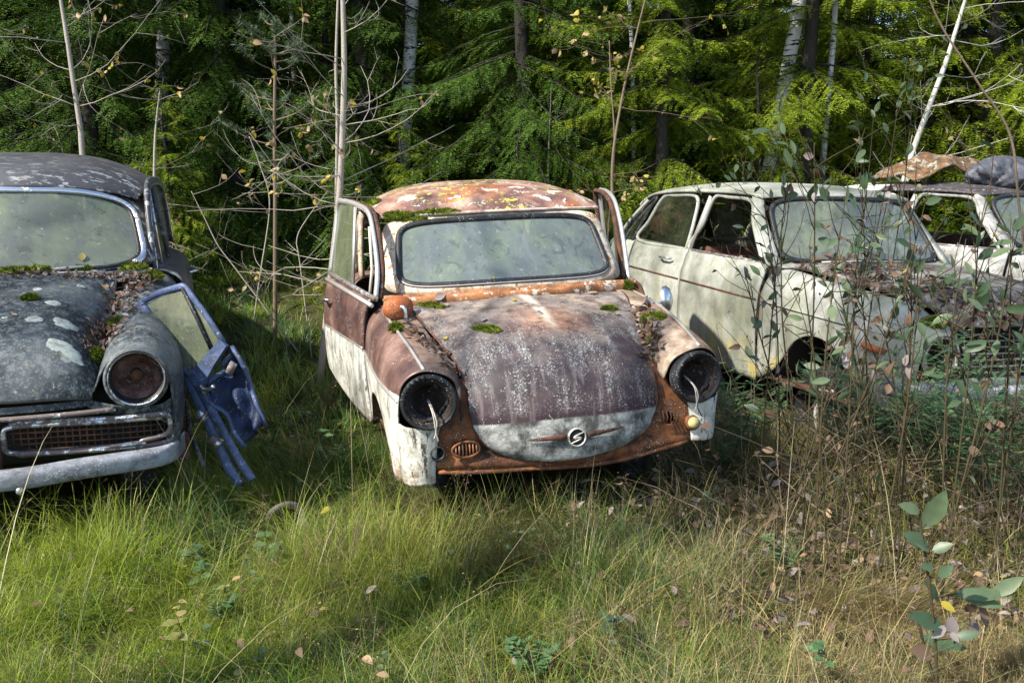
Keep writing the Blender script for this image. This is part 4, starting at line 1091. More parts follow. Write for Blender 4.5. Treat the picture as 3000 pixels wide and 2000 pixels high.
    rows = [[(a * xe, y + dy * a * a, zc + (ze - zc) * abs(a) ** 3) for a in (-1, -.92, -.75, -.4, 0, .4, .75, .92, 1)] for y, zc, dy, xe, ze in
            ((1.55, 1.378, .085, .585, 1.355), (1.575, 1.395, .085, .60, 1.372), (1.75, 1.43, .04, .635, 1.385), (2.1, 1.455, 0, .648, 1.39), (2.6, 1.452, 0, .648, 1.385), (3.0, 1.42, 0, .63, 1.355), (3.25, 1.36, -.02, .60, 1.30), (3.35, 1.30, -.03, .585, 1.26))]
    panel('roof', rows, ROOFM, car, 5, 5, .02, dent=.006, seed=seed + 54)
    rows = [[(x, 3.34 + .26 * q, 1.29 - .30 * q) for x in (-.54, 0, .54)] for q in (0, .5, 1)]
    panel('rear_window', rows, M['glass_clear'], car, 3, 4, 0)
    rows = [[(x, y, z) for x in (-.58, -.3, 0, .3, .58)] for y, z in ((3.60, .99), (3.78, .90), (3.84, .7), (3.84, .4))]
    panel('tailgate', rows, P_, car, 3, 3, .01)
    rows = [[(x, y, .28) for x in (-.74, 0, .74)] for y in (.1, 1.5, 2.6, 3.8)]
    panel('floor_pan', rows, M['rust_dark'], car, 2, 2, .01)
    rows = [[(x, 1.33, z) for x in (-.70, 0, .70)] for z in (.28, .6, .93)]
    panel('firewall', rows, M['black'], car, 2, 2, .01)
    b = MB(); th = np.linspace(0, 2 * math.pi, 32, endpoint=False)
    b.tube([(.33 + .18 * math.cos(a), 1.62 - .09 * math.sin(a), .97 + .15 * math.sin(a)) for a in th], .011, 8, closed=True); b.obj('steering_wheel', M['rubber'], car)
    for s in (-1, 1):
        rows = [[(s * .34 + x, 2.2 + .10 * q, .45 + .55 * q) for x in (-.25, -.13, 0, .13, .25)] for q in (0, .3, .7, 1)]
        panel('seat_backrest', rows, M['rust_dark'], car, 4, 3, .1)

car = car_root('wrecked_car', (2.663, 4.617, -.042), (19.51, -.31, 1.76), 'pale greenish white estate car behind the willow stems')
RCAR = car
pale_car(car, M['pale'], M['palehood'], M['pale'], None, seed=0)
def mat_litter_roof():
    t = NT('litter_covered_white_roof')
    n1 = t.noise(5, 7, .65); n2 = t.noise(24, 7, .75)
    dark = t.ramp(n1, [(.3, (.03, .028, .032)), (.55, (.06, .052, .055)), (.75, (.10, .07, .05))])
    dark = t.mix(t.step(n2, .57, .62, 0, .8), dark, (.42, .42, .46))
    f = t.step(t.m('ADD', t.y, t.m('MULTIPLY', t.m('SUBTRACT', n1, .5), .8)), 2.55, 2.40)
    return t.bsdf(t.mix(f, (.66, .65, .60), dark), .6, 0, t.bump(n2, .003), .4)
car = car_root('wrecked_car', (5.02, 6.15, -.06), (35, 0, 1.0), 'white car at the back with a dark littered roof and a white window frame')
BCAR = car
M['white_old'] = mat_rust('old_white_paint', ((.06, .06, .05), (.20, .20, .19), (.35, .35, .34), (.50, .50, .48)), 5, .5, rough=.65)
pale_car(car, M['white_old'], M['palehood'], mat_litter_roof(), None, seed=100)

# scrap on that roof: a torn rusty sheet and a grey crumpled tarpaulin
def roof_world(x, y, z):
    return BCAR.matrix_world @ Vector((x, y, z))
bpy.context.view_layer.update()
p0 = roof_world(.0, 2.35, 1.46)
sc_ = empty('scrap_sheet', p0, (0, 0, R(30))); tag(sc_, 'torn rusty orange sheet metal arched on the roof of the white car at the back', 'scrap metal')
rg = np.random.RandomState(4)
rows = [[(-.55 + .15 * i, -.30 + .13 * j, .0 + .24 * math.sin(math.pi * min(1, (i + .1) / 7.5)) ** .7 * (1 - .45 * abs(j - 2.5) / 2.5) + .045 * rg.uniform(-1, 1)) for j in range(6)] for i in range(7)]
panel('bent_sheet', rows, mat_rust('mossy_orange_rust', ((.02, .016, .012), (.075, .05, .03), (.20, .10, .045), (.16, .18, .05)), 9, .6, pale=(.30, .29, .24), bump=.006), sc_, 6, 6, .012)
p0 = roof_world(-.12, 1.75, 1.46)
b = MB(); rq = np.random.RandomState(12); V = []
for i in range(29):
    th_ = math.pi * i / 28
    for j in range(60):
        a = 2 * math.pi * j / 60
        d_ = 1 + .14 * math.sin(3 * a + i * .3) + .13 * abs(math.sin(4 * a - i * .35)) - .16 * abs(math.sin(7 * a + i * .5 + 2 * math.sin(i * .3))) + .12 * abs(math.sin(11 * a + i * .8)) + .03 * rq.uniform(-1, 1)
        V.append((.24 * math.sin(th_) * math.cos(a) * d_, .17 * math.sin(th_) * math.sin(a) * d_, .07 + .13 * math.cos(th_) * (.75 + .3 * d_)))
b.add(V, grid_faces(29, 60, True))
tp = b.obj('tarpaulin', flat('blue_grey_tarp', (.055, .06, .078), .6, 0, .8, 9, .02)); tp.location = p0
tag(tp, 'crumpled blue grey tarpaulin bundle on the roof of the white car at the back', 'tarpaulin')
SHADE = [(-10, 7.0, 1.1), (-11.5, 5.0, 1.1), (-13, 8, 1.2), (-9.5, 9.5, 1.1), (-8.6, -.6, 1.05), (-9.8, .6, 1.2), (-12.5, 2.2, 1.2)]
# ---------------------------------------------------------------- things lying on the cars
bpy.context.view_layer.update()
DG = bpy.context.evaluated_depsgraph_get()
def hit(px, py):
    u, v = (px - 1500) / 2700, -(py - 1000) / 2700
    c, s_ = math.cos(R(10.5)), math.sin(R(10.5))
    d = Vector((u, c + v * s_, -s_ + v * c)).normalized()
    ok, loc, nrm, _, ob, _ = SC.ray_cast(DG, Vector((0, 0, 1.5)), d)
    if not ok: return None, None
    if nrm.dot(d) > 0: nrm = -nrm
    return loc, nrm

def moss(px, py, rx, ry, rz, label, seed, n=700, hair=.014, mat='moss'):
    loc, nrm = hit(px, py)
    if loc is None: return
    rg = np.random.RandomState(seed)
    b = MB(); b.blob((0, 0, 0), (rx * .93, ry * .93, rz * .9), seed, n=18, k=9, rough=.35)
    ph = rg.uniform(0, 6.28, 3)
    for _ in range(n):
        a = rg.uniform(0, 6.28); zc = rg.uniform(-.1, 1)
        r_ = math.sqrt(max(0, 1 - zc * zc)); d = 1 + .35 * (.5 * math.sin(2 * a + ph[0]) + .35 * math.sin(3 * a + ph[1]))
        p = np.array((r_ * math.cos(a) * rx * d * .95, r_ * math.sin(a) * ry * d * .95, zc * rz * .9))
        q = p / np.array((rx, ry, rz)); q = q / (np.linalg.norm(q) + 1e-6) + rg.uniform(-.5, .5, 3); q /= np.linalg.norm(q)
        sd = np.cross(q, rg.uniform(-1, 1, 3)); sd /= np.linalg.norm(sd) + 1e-6
        L = hair * rg.uniform(.5, 1.3)
        b.add([p - sd * L * .16, p + sd * L * .16, p + q * L], [(0, 1, 2)])
    o = b.obj('moss_cushion', M[mat])
    o.location = loc
    q = nrm.to_track_quat('Z', 'Y') if nrm.z < .55 else Vector((nrm.x * .6, nrm.y * .6, 1)).to_track_quat('Z', 'Y')
    o.rotation_euler = q.to_euler()
    tag(o, label, 'moss', 'moss cushions on the cars')
    return o
moss(1428, 965, .064, .028, .016, 'round green moss cushion in the middle of the rusty brown hood', 1)
moss(1262, 897, .075, .022, .016, 'flat green moss strip by the red mirror at the back of the brown hood', 2)
moss(1783, 905, .042, .018, .014, 'dark green moss cushion at the far rear corner of the brown hood', 3)
moss(1915, 935, .050, .055, .034, 'large bright moss cushion among leaves beside the brown hood', 4)
moss(1905, 1002, .030, .030, .022, 'small moss cushion lowest in the leafy gutter of the brown hood', 5)
moss(1838, 838, .03, .025, .022, 'moss tuft at the foot of the far windscreen pillar of the rusty car', 6)
moss(1092, 600, .055, .05, .034, 'bright yellow green moss at the roof corner of the rusty car', 7)
moss(1165, 632, .085, .022, .020, 'moss along the near end of the rusty roof gutter', 8)
moss(1280, 622, .12, .018, .014, 'thin long moss strip on the middle of the rusty roof gutter', 9)
moss(1200, 642, .10, .016, .014, 'moss hanging under the rusty roof gutter above the windscreen', 10)
moss(1160, 960, .03, .03, .02, 'dull moss in the gutter beneath the red mirror', 11)
moss(40, 800, .10, .03, .03, 'yellow green moss at the left end under the grey car windscreen', 12)
moss(110, 795, .07, .03, .035, 'tall moss tuft left of the wiper on the grey car', 13)
moss(240, 790, .05, .022, .026, 'greyish moss tuft in the middle under the grey car windscreen', 14)
moss(390, 788, .075, .035, .03, 'dark green moss cushion in the windscreen corner of the grey car', 15)
moss(445, 810, .045, .035, .028, 'pale feathery moss beside the windscreen pillar of the grey car', 16)
moss(280, 1045, .042, .04, .036, 'round moss tuft by the headlight at the hood edge of the grey car', 17)
moss(342, 945, .045, .032, .022, 'yellow moss on top of the litter in the grey car hood gutter', 18)
moss(88, 875, .03, .03, .02, 'small brownish moss tuft among the lichen discs on the grey hood', 19)
moss(2735, 948, .055, .045, .035, 'moss cushion on the headlight of the pale estate car', 20)

def leaf_at(px, py, label, mat, L=.045, seed=0, up=.003, name='fallen_leaf', group='leaves lying on the cars'):
    loc, nrm = hit(px, py)
    if loc is None: return
    rg = np.random.RandomState(seed)
    b = MB(); a = rg.uniform(0, 6.28)
    b.leaf((-L / 2 * math.cos(a), -L / 2 * math.sin(a), up + .004), (math.cos(a), math.sin(a), rg.uniform(-.05, .15)), (0, 0, 1), L, L * rg.uniform(.55, .8), 0, rg.uniform(-.1, .3), rg.uniform(.1, .5))
    o = b.obj(name, M[mat]); o.location = loc; o.rotation_euler = nrm.to_track_quat('Z', 'Y').to_euler()
    tag(o, label, 'leaf', group)
leaf_at(1506, 882, 'yellow leaf at the back of the brown hood by the rusty cowl', 'leaf_yellow', .04, 1)
leaf_at(1305, 993, 'small yellow leaf near the left edge of the brown hood', 'leaf_yellow', .03, 2)
leaf_at(1808, 922, 'pale leaf under the dark moss on the brown hood', 'leaf_tan', .03, 3)
leaf_at(1582, 918, 'tiny dark leaf on the pale crease of the brown hood', 'leaf_brown', .03, 4)
leaf_at(1418, 940, 'thin whitish leaf just behind the hood moss cushion', 'leaf_grey', .045, 5)
leaf_at(1310, 1062, 'big brown leaf stuck in the gutter above the left lamp of the rusty car', 'leaf_grey', .08, 6)
leaf_at(1290, 870, 'curled grey leaf on the cowl left of the brown hood', 'leaf_grey', .06, 7)
leaf_at(1303, 898, 'rolled pinkish leaf on the left corner of the brown hood', 'leaf_grey', .055, 8)
leaf_at(1735, 862, 'curled brown leaf on the right part of the rusty cowl', 'leaf_tan', .06, 9)
leaf_at(1446, 816, 'tiny yellow leaf under the windscreen of the rusty car', 'leaf_yellow', .02, 10)
leaf_at(305, 838, 'large pale leaf at the back of the grey hood', 'leaf_tan', .06, 11)
leaf_at(395, 783, 'orange brown curled leaf at the corner of the grey car windscreen', 'leaf_brown', .05, 12)
leaf_at(345, 893, 'tan leaf on the litter high in the grey hood gutter', 'leaf_tan', .035, 13)
leaf_at(308, 955, 'orange leaf on the litter low in the grey hood gutter', 'leaf_tan', .03, 14)
leaf_at(42, 925, 'small orange leaf between lichen discs at the left frame edge', 'leaf_tan', .03, 15)
leaf_at(240, 755, 'whitish leaf standing above the wiper of the grey car', 'leaf_pale', .05, 16)

# heaps of leaf litter lying in the hood gutters (nobody could count these leaves)
def litter(name, label, pts, n, seed, spread=(8, 8), size=(.018, .045)):
    rg = np.random.RandomState(seed)
    b = MB()
    for _ in range(n):
        i = rg.randint(len(pts) - 1); t = rg.uniform()
        px = pts[i][0] + (pts[i + 1][0] - pts[i][0]) * t + rg.normal() * spread[0]
        py = pts[i][1] + (pts[i + 1][1] - pts[i][1]) * t + rg.normal() * spread[1]
        loc, nrm = hit(px, py)
        if loc is None or loc.y > 6.5 or loc.z < .45: continue
        nv = np.array(nrm) + rg.normal(0, .45, 3); nv /= np.linalg.norm(nv)
        d = np.cross(nv, rg.normal(0, 1, 3)); L = rg.uniform(*size)
        b.leaf(np.array(loc) + np.array(nrm) * rg.uniform(.003, .02), d, nv, L, L * rg.uniform(.3, .65), int(rg.choice(3, p=(.62, .24, .14))), rg.uniform(-.2, .5), rg.uniform(0, .6))
    o = b.obj(name, [M['leaf_brown'], M['leaf_grey'], M['rust_dark']])
    tag(o, label, 'leaf litter', kind='stuff')
litter('leaf_litter', 'dark leaf litter heaped in the hood gutter of the grey car', [(405, 815), (370, 860), (335, 920), (300, 980), (262, 1010)], 620, 1, (26, 16))
litter('leaf_litter', 'grey dead leaves in the far hood gutter of the rusty car', [(1880, 900), (1895, 950), (1910, 1005), (1905, 1040)], 230, 2, (16, 12), (.025, .055))
litter('leaf_litter', 'dead leaves in the near hood gutter of the rusty car', [(1180, 940), (1220, 985), (1270, 1020), (1310, 1070), (1345, 1100)], 110, 3, (10, 8), (.02, .05))
litter('leaf_litter', 'dry leaves strewn over the hood of the pale estate car', [(2420, 775), (2560, 810), (2700, 850), (2850, 900), (2980, 940)], 420, 4, (40, 22), (.03, .07))
litter('leaf_litter', 'moss crumbs and leaves under the windscreen of the grey car', [(0, 806), (150, 806), (300, 812), (430, 815)], 320, 5, (10, 6), (.012, .035))
litter('leaf_litter', 'leaves and dirt on the roof of the white car at the back', [(2660, 560), (2780, 560), (2980, 560)], 320, 6, (20, 14), (.03, .06))

# ---------------------------------------------------------------- ground
def vn(x, y, s, seed):
    """smooth value noise"""
    r_ = np.random.RandomState(seed); T = r_.rand(64, 64)
    X, Y = x * s + 100, y * s + 100
    i, j = np.floor(X).astype(int), np.floor(Y).astype(int); fx, fy = X - i, Y - j
    fx, fy = fx * fx * (3 - 2 * fx), fy * fy * (3 - 2 * fy)
    g = lambda a, b_: T[a % 64, b_ % 64]
    return (g(i, j) * (1 - fx) + g(i + 1, j) * fx) * (1 - fy) + (g(i, j + 1) * (1 - fx) + g(i + 1, j + 1) * fx) * fy
def gz(x, y):
    x = np.asarray(x, float); y = np.asarray(y, float)
    hum = .10 * (vn(x, y, 1.9, 81) - .5) + .06 * (vn(x, y, 4.3, 82) - .5)
    s_ = np.clip((y - 5.5 - 1.6 * (np.clip(x, .4, 1.4) - .4)) / 3.8, 0, 1)
    return hum * (1 - .5 * (y > 6)) + .50 * s_ * s_ * (3 - 2 * s_) + .035 * np.sin(1.3 * x + .6) * np.cos(1.1 * y) + .02 * np.sin(3.1 * x + 2.2 * y) + .012 * (np.sin(7 * x) + np.cos(6.3 * y)) * .5 + .0 * x
def mat_soil():
    t = NT('mossy_soil'); n = t.noise(3, 6, .65); n2 = t.noise(40, 6, .7)
    c = t.ramp(n, [(.3, (.035, .028, .017)), (.5, (.045, .045, .016)), (.68, (.05, .07, .016))])
    c = t.mix(t.step(n2, .52, .64), c, (.075, .055, .035))
    return t.bsdf(c, .95, 0, t.bump(t.m('ADD', n, n2), .02), .1)
xs = np.concatenate([[-90, -40, -20], np.linspace(-12, 12, 160), [20, 40, 90]]); ys = np.concatenate([[-60, -20, -6], np.linspace(-2, 16, 130), [20, 30, 50, 120]])
XX, YY = np.meshgrid(xs, ys)
V = np.stack([XX, YY, gz(XX, YY)], -1).reshape(-1, 3)
g_ = mesh_obj('ground', V, grid_faces(len(ys), len(xs)), mat_soil()); tag(g_, 'mossy forest soil under the grass', kind='structure')

# ---------------------------------------------------------------- grass
def inside_car(x, y, root, hw=.72, y0=.22, y1=3.3, sunk=.0):
    mw = np.array(root.matrix_world.inverted())
    lx = mw[0, 0] * x + mw[0, 1] * y + mw[0, 3]; ly = mw[1, 0] * x + mw[1, 1] * y + mw[1, 3]
    return (np.abs(lx) < hw) & (ly > y0) & (ly < y1)
def np_mesh(name, V, loops, starts, totals, cols, mat, label, cat=None):
    me = bpy.data.meshes.new(name)
    me.vertices.add(len(V)); me.vertices.foreach_set('co', V.astype(np.float32).ravel())
    me.loops.add(len(loops)); me.loops.foreach_set('vertex_index', loops.astype(np.int32))
    me.polygons.add(len(starts)); me.polygons.foreach_set('loop_start', starts.astype(np.int32))
    me.polygons.foreach_set('use_smooth', np.ones(len(starts), bool))
    me.update(calc_edges=True)
    if cols is not None:
        a = me.attributes.new('tint', 'FLOAT_COLOR', 'POINT')
        c4 = np.ones((len(V), 4), np.float32); c4[:, :3] = cols; a.data.foreach_set('color', c4.ravel())
    me.materials.append(mat)
    o = link(bpy.data.objects.new(name, me)); tag(o, label, cat, kind='stuff'); return o
def blades(x, y, z, L, w, az, lean, bend, col, k=5):
    """curved tapering blades: arrays of n; returns vertices, quads, colours"""
    n = len(x)
    P = np.zeros((n, k + 1, 3)); P[:, 0] = np.stack([x, y, z], 1)
    hx, hy = np.cos(az), np.sin(az)
    for i in range(k):
        th = lean + bend * (i / (k - 1)) ** 1.3
        st = L / k
        P[:, i + 1, 0] = P[:, i, 0] + np.sin(th) * hx * st; P[:, i + 1, 1] = P[:, i, 1] + np.sin(th) * hy * st
        P[:, i + 1, 2] = P[:, i, 2] + np.cos(th) * st
    zg = gz(P[:, :, 0], P[:, :, 1]) + .01
    P[:, :, 2] = np.maximum(P[:, :, 2], zg + .02 * (np.arange(k + 1) / k))
    tw = az + np.pi / 2
    sx, sy = -np.sin(az) , np.cos(az)
    prof = np.array([.8, 1, .95, .8, .5, .08][:k + 1]) if k == 5 else np.linspace(1, .1, k + 1)
    W = w[:, None] * prof[None] * .5
    A = P.copy(); A[:, :, 0] -= sx[:, None] * W; A[:, :, 1] -= sy[:, None] * W
    B = P.copy(); B[:, :, 0] += sx[:, None] * W; B[:, :, 1] += sy[:, None] * W
    V = np.stack([A, B], 2).reshape(n, -1, 3)
    m_ = 2 * (k + 1)
    q = np.array([[2 * i, 2 * i + 1, 2 * i + 3, 2 * i + 2] for i in range(k)])
    Q = (np.arange(n)[:, None, None] * m_ + q[None]).reshape(-1, 4)
    C = np.repeat(col[:, None, :], m_, 1)
    return V.reshape(-1, 3), Q, C.reshape(-1, 3)
rg = np.random.RandomState(11)
def scatter(n, y0, y1, seed, margin=1.0, p=1.0):
    r_ = np.random.RandomState(seed)
    y = y0 + (y1 - y0) * r_.rand(n) ** p
    half = .60 * y + margin
    x = (r_.rand(n) * 2 - 1) * half
    return x, y
def clear(x, y):
    return ~(inside_car(x, y, CAR, .66, .16, 3.3) | inside_car(x, y, LCAR, .74, .05, 4.4) | inside_car(x, y, RCAR, .74, .12, 3.8) | inside_car(x, y, BCAR, .72, .1, 3.8))
PAL = np.array([(.065, .125, .022), (.13, .205, .032), (.26, .29, .05), (.42, .35, .16), (.20, .145, .085), (.06, .125, .06)])
def tints(x, y, r_, bias):
    n1 = vn(x, y, 1.1, 1); n2 = vn(x, y, 3.3, 2); n3 = vn(x, y, .7, 3)
    dry = np.clip(.13 + .34 * np.clip(x / 1.6 + .1, -.5, 1) + .55 * (n2 - .5) + .3 * (n1 - .5) + bias, .03, .8)
    dry = np.where((x > .5) & (y > 2.7), dry + .25, dry); dry = np.where(y > 5.6, dry * .5, dry)
    u = r_.rand(len(x)); v = r_.rand(len(x))
    g = np.where(v < .34, 0, np.where(v < .34 + .40 * np.clip(n1 * 1.6, 0, 1.2), 1, np.where(v < .90, 2, 5)))
    idx = np.where(u < dry * .62, 3, np.where(u < dry * .9, 4, g))
    c = PAL[idx] * r_.uniform(.7, 1.3, (len(x), 1)) * (1 + r_.uniform(-.12, .12, (len(x), 3)))
    bl = (vn(x, y, 2.6, 41) > .70) & (idx < 3)
    c[bl] = c[bl] * .4 + np.array((.06, .12, .055)) * .6
    br = (vn(x, y, 2.1, 43) > .68) & (x > -1.2)
    c[br] = c[br] * .5 + np.array((.17, .125, .07)) * .5
    # yellow-green lush clumps
    l = (vn(x, y, 1.7, 9) > .58) & (idx < 3)
    c[l] = c[l] * .45 + np.array((.24, .29, .02)) * .66
    return c
VS, QS, CS = [], [], []; base = 0
def put(V, Q, C):
    global base
    VS.append(V); QS.append(Q + base); CS.append(C); base += len(V)
for n, y0, y1, L0, L1, w0, w1, sd, p in ((300000, 1.6, 3.2, .07, .28, .0008, .0021, 1, 1.1), (215000, 3.0, 4.8, .11, .42, .0012, .0029, 2, 1), (105000, 4.6, 8.8, .12, .36, .0025, .0055, 3, 1), (24000, 7.5, 13, .14, .34, .006, .011, 4, 1)):
    # every tuft throws its blades outward; height, colour and lean go by the tuft
    r_ = np.random.RandomState(sd + 50)
    per = 34; T = n // per
    tx, ty = scatter(T, y0, y1, sd, p=p)
    big = r_.gamma(2.2, .45, T).clip(.35, 2.2)
    th_ = (.38 + .62 * vn(tx, ty, 1.6, 10)) * r_.uniform(.5, 1.2, T)
    fz = vn(tx, ty, 1.9, 63) < .42
    tl = np.where(fz, r_.uniform(.9, 1.45, T), r_.uniform(.15, .95, T)); tb = np.where(fz, r_.uniform(.1, .7, T), r_.uniform(.4, 2.2, T)); fl_ = 6.28 * vn(tx, ty, .6, 7); comb = (r_.rand(T) < .30) | fz
    tc = tints(tx, ty, r_, 0)
    i = np.repeat(np.arange(T), per); n = len(i)
    a_ = r_.uniform(0, 6.28, n); d_ = np.abs(r_.normal(0, .030, n)) * big[i] * (1 + .10 * y0)
    x, y = tx[i] + np.cos(a_) * d_, ty[i] + np.sin(a_) * d_
    az = np.where(comb[i], fl_[i] + r_.normal(0, .55, n), a_ + r_.normal(0, .5, n))
    lean = tl[i] * r_.uniform(.2, 1.6, n); bend = tb[i] * r_.uniform(.4, 1.5, n)
    L = r_.uniform(L0, L1, n) * th_[i]
    c = np.where((r_.rand(n) < .72)[:, None], tc[i] * r_.uniform(.75, 1.3, (n, 1)), tints(x, y, r_, 0))
    k = clear(x, y); k &= ~((vn(x, y, 3.1, 71) < .27) & (r_.rand(n) < .8)); bare = (vn(x, y, 2.4, 14) < .34 + .25 * np.clip((y - 2.9) / .6, 0, 1)) & (x > .35) & (y < 5.4); k &= ~(bare & (r_.rand(n) < .85))
    put(*blades(x[k], y[k], gz(x[k], y[k]) - .01, L[k], r_.uniform(w0, w1, n)[k], az[k], lean[k], bend[k], c[k]))
# long combed-over strands
x, y = scatter(1800, 1.9, 4.6, 77); k = clear(x, y) & (vn(x, y, 1.0, 21) > .5); x, y = x[k], y[k]; n = len(x); r_ = np.random.RandomState(5)
az = 3.5 + 2.6 * (vn(x, y, .5, 22) - .5) * 2 + r_.normal(0, .3, n)
put(*blades(x, y, gz(x, y), r_.uniform(.3, .6, n), r_.uniform(.0012, .0024, n), az, r_.uniform(.25, .6, n), r_.uniform(1.0, 1.7, n), tints(x, y, r_, .05)))
# pale dry stalks
x, y = scatter(130, 2.0, 5.2, 78); k = clear(x, y); x, y = x[k], y[k]; n = len(x)
put(*blades(x, y, gz(x, y), r_.uniform(.4, .85, n), r_.uniform(.0016, .0030, n), r_.uniform(0, 6.28, n), r_.uniform(.1, .7, n), r_.uniform(.3, 1.3, n), np.tile((.42, .36, .22), (n, 1)) * r_.uniform(.8, 1.15, (n, 1))))
# a tangle of thin strands lying across the tufts in every direction
x, y = scatter(9000, 1.8, 5.2, 79); k = clear(x, y); x, y = x[k], y[k]; n = len(x)
v, q, c = blades(x, y, gz(x, y) + r_.uniform(.02, .17, n) * np.where(y < 5, 1, .6), r_.uniform(.10, .34, n), r_.uniform(.0008, .0017, n), r_.uniform(0, 6.28, n), r_.normal(1.15, .35, n), r_.uniform(-.7, .8, n), tints(x, y, r_, .06) * r_.uniform(.7, 1.25, (n, 1)))
put(v, q, c)
V, Q, C = np.concatenate(VS), np.concatenate(QS), np.concatenate(CS)
np_mesh('grass', V, Q.ravel(), np.arange(len(Q)) * 4, None, C, M['grass'], 'long tangled green and straw coloured grass covering the clearing')

# airy seed heads of bent grass, a brownish haze over the grass
VS, QS, CS = [], [], []; base = 0
x, y = scatter(1000, 2.0, 5.4, 91); r_ = np.random.RandomState(8)
k = clear(x, y) & (r_.rand(len(x)) < .12 + .75 * np.clip(vn(x, y, 1.3, 31) * 1.5 - .25 + .2 * (x > -.6), 0, 1)); x, y = x[k], y[k]; n = len(x)
az, lean, bend, L = r_.uniform(0, 6.28, n), r_.uniform(.05, .4, n), r_.uniform(.1, .7, n), r_.uniform(.18, .36, n)
brown = np.array((.20, .135, .095))
bv, bq, bc = blades(x, y, gz(x, y), L, np.full(n, .0012), az, lean, bend, np.tile(brown * 1.3, (n, 1)))
put(bv, bq, bc)
tipP = bv.reshape(n, 6, 2, 3).mean(2)
K = 34
a0 = r_.uniform(0, 6.28, (n, K)); t = r_.uniform(0, 1, (n, K)); rr = .010 + .040 * (1 - t)
seg = 3.1 + 1.85 * t; i0 = np.clip(seg.astype(int), 0, 4); f = seg - i0
pp = np.take_along_axis(tipP, i0[:, :, None].repeat(3, 2), 1) * (1 - f)[:, :, None] + np.take_along_axis(tipP, (i0 + 1)[:, :, None].repeat(3, 2), 1) * f[:, :, None]
pp[:, :, 0] += np.cos(a0) * rr * r_.uniform(.3, 1, (n, K)); pp[:, :, 1] += np.sin(a0) * rr * r_.uniform(.3, 1, (n, K)); pp[:, :, 2] += r_.uniform(-.01, .012, (n, K))
pp = pp.reshape(-1, 3); m_ = len(pp); s_ = r_.uniform(.0012, .0026, m_)
d1 = r_.normal(0, 1, (m_, 3)); d1 /= np.linalg.norm(d1, axis=1)[:, None]; d2 = np.cross(d1, r_.normal(0, 1, (m_, 3))); d2 /= np.linalg.norm(d2, axis=1)[:, None]
V = np.stack([pp - d1 * s_[:, None] * 1.8, pp + d2 * s_[:, None] * .7, pp + d1 * s_[:, None] * 1.8, pp - d2 * s_[:, None] * .7], 1).reshape(-1, 3)
put(V, np.arange(m_ * 4).reshape(-1, 4), np.repeat(np.tile(brown, (m_, 1)) * r_.uniform(.7, 1.9, (m_, 1)), 4, 0))
x, y = scatter(16000, 2.55, 5.6, 95); k = clear(x, y) & (x > .1) & (r_.rand(len(x)) < (.25 + .7 * vn(x, y, 1.8, 51)) * np.clip((y - 2.5) / .6, .15, 1)); x, y = x[k], y[k]; n = len(x)
put(*blades(x, y, gz(x, y), r_.uniform(.10, .42, n) * r_.uniform(.5, 1.2, n), r_.uniform(.0011, .0028, n), r_.uniform(0, 6.28, n), np.abs(r_.normal(.95, .5, n)), r_.uniform(-.4, 1.5, n), np.array([(.12, .095, .072), (.19, .16, .125), (.075, .057, .042), (.14, .13, .07)])[r_.randint(0, 4, n)] * r_.uniform(.7, 1.2, (n, 1))))
V, Q, C = np.concatenate(VS), np.concatenate(QS), np.concatenate(CS)
np_mesh('dry_grass', V, Q.ravel(), np.arange(len(Q)) * 4, None, C, M['grass'], 'airy brown grass seed heads hanging over the grass like a haze')

# ground leaf litter under the willows
b = MB(); rg = np.random.RandomState(15)
for _ in range(4200):
    x, y = rg.uniform(.15, 2.7), rg.uniform(2.75, 5.4)
    if vn(np.array([x]), np.array([y]), 2.4, 14)[0] > rg.uniform(.25, .85): continue
    if not clear(np.array([x]), np.array([y]))[0] and rg.rand() < .7: continue
    nv = np.array((0, 0, 1)) + rg.normal(0, .5, 3); L = rg.uniform(.02, .058)
    b.leaf((x, y, gz(x, y) + rg.uniform(.01, .12)), np.cross(nv, rg.normal(0, 1, 3)), nv, L, L * rg.uniform(.4, .7), int(rg.choice(3, p=(.58, .34, .08))), rg.uniform(-.2, .6), rg.uniform(0, .6))
for _ in range(330):
    x, y = rg.uniform(-2.2, 1.5), rg.uniform(2.0, 7)
    if not clear(np.array([x]), np.array([y]))[0]: continue
    nv = np.array((0, 0, 1)) + rg.normal(0, .4, 3); L = rg.uniform(.02, .05)
    b.leaf((x, y, gz(x, y) + rg.uniform(.02, .11)), np.cross(nv, rg.normal(0, 1, 3)), nv, L, L * rg.uniform(.5, .8), int(rg.choice(3, p=(.55, .15, .30))), rg.uniform(-.2, .5), .3)
tag(b.obj('leaf_litter', [M['leaf_brown'], M['leaf_grey'], M['leaf_tan']]), 'brown and grey leaf litter on the ground in front of the pale estate car', 'leaf litter', kind='stuff')

def wp(px, py, z):
    """where the sight line of a photo position meets height z"""
    u, v = (px - 1500) / 2700, -(py - 1000) / 2700
    c, s_ = math.cos(R(10.5)), math.sin(R(10.5))
    d = np.array((u, c + v * s_, -s_ + v * c)); return np.array((0, 0, 1.5)) + d * ((z - 1.5) / d[2])
def wy(px, py, Y):
    u, v = (px - 1500) / 2700, -(py - 1000) / 2700
    c, s_ = math.cos(R(10.5)), math.sin(R(10.5))
    d = np.array((u, c + v * s_, -s_ + v * c)); return np.array((0, 0, 1.5)) + d * (Y / d[1])

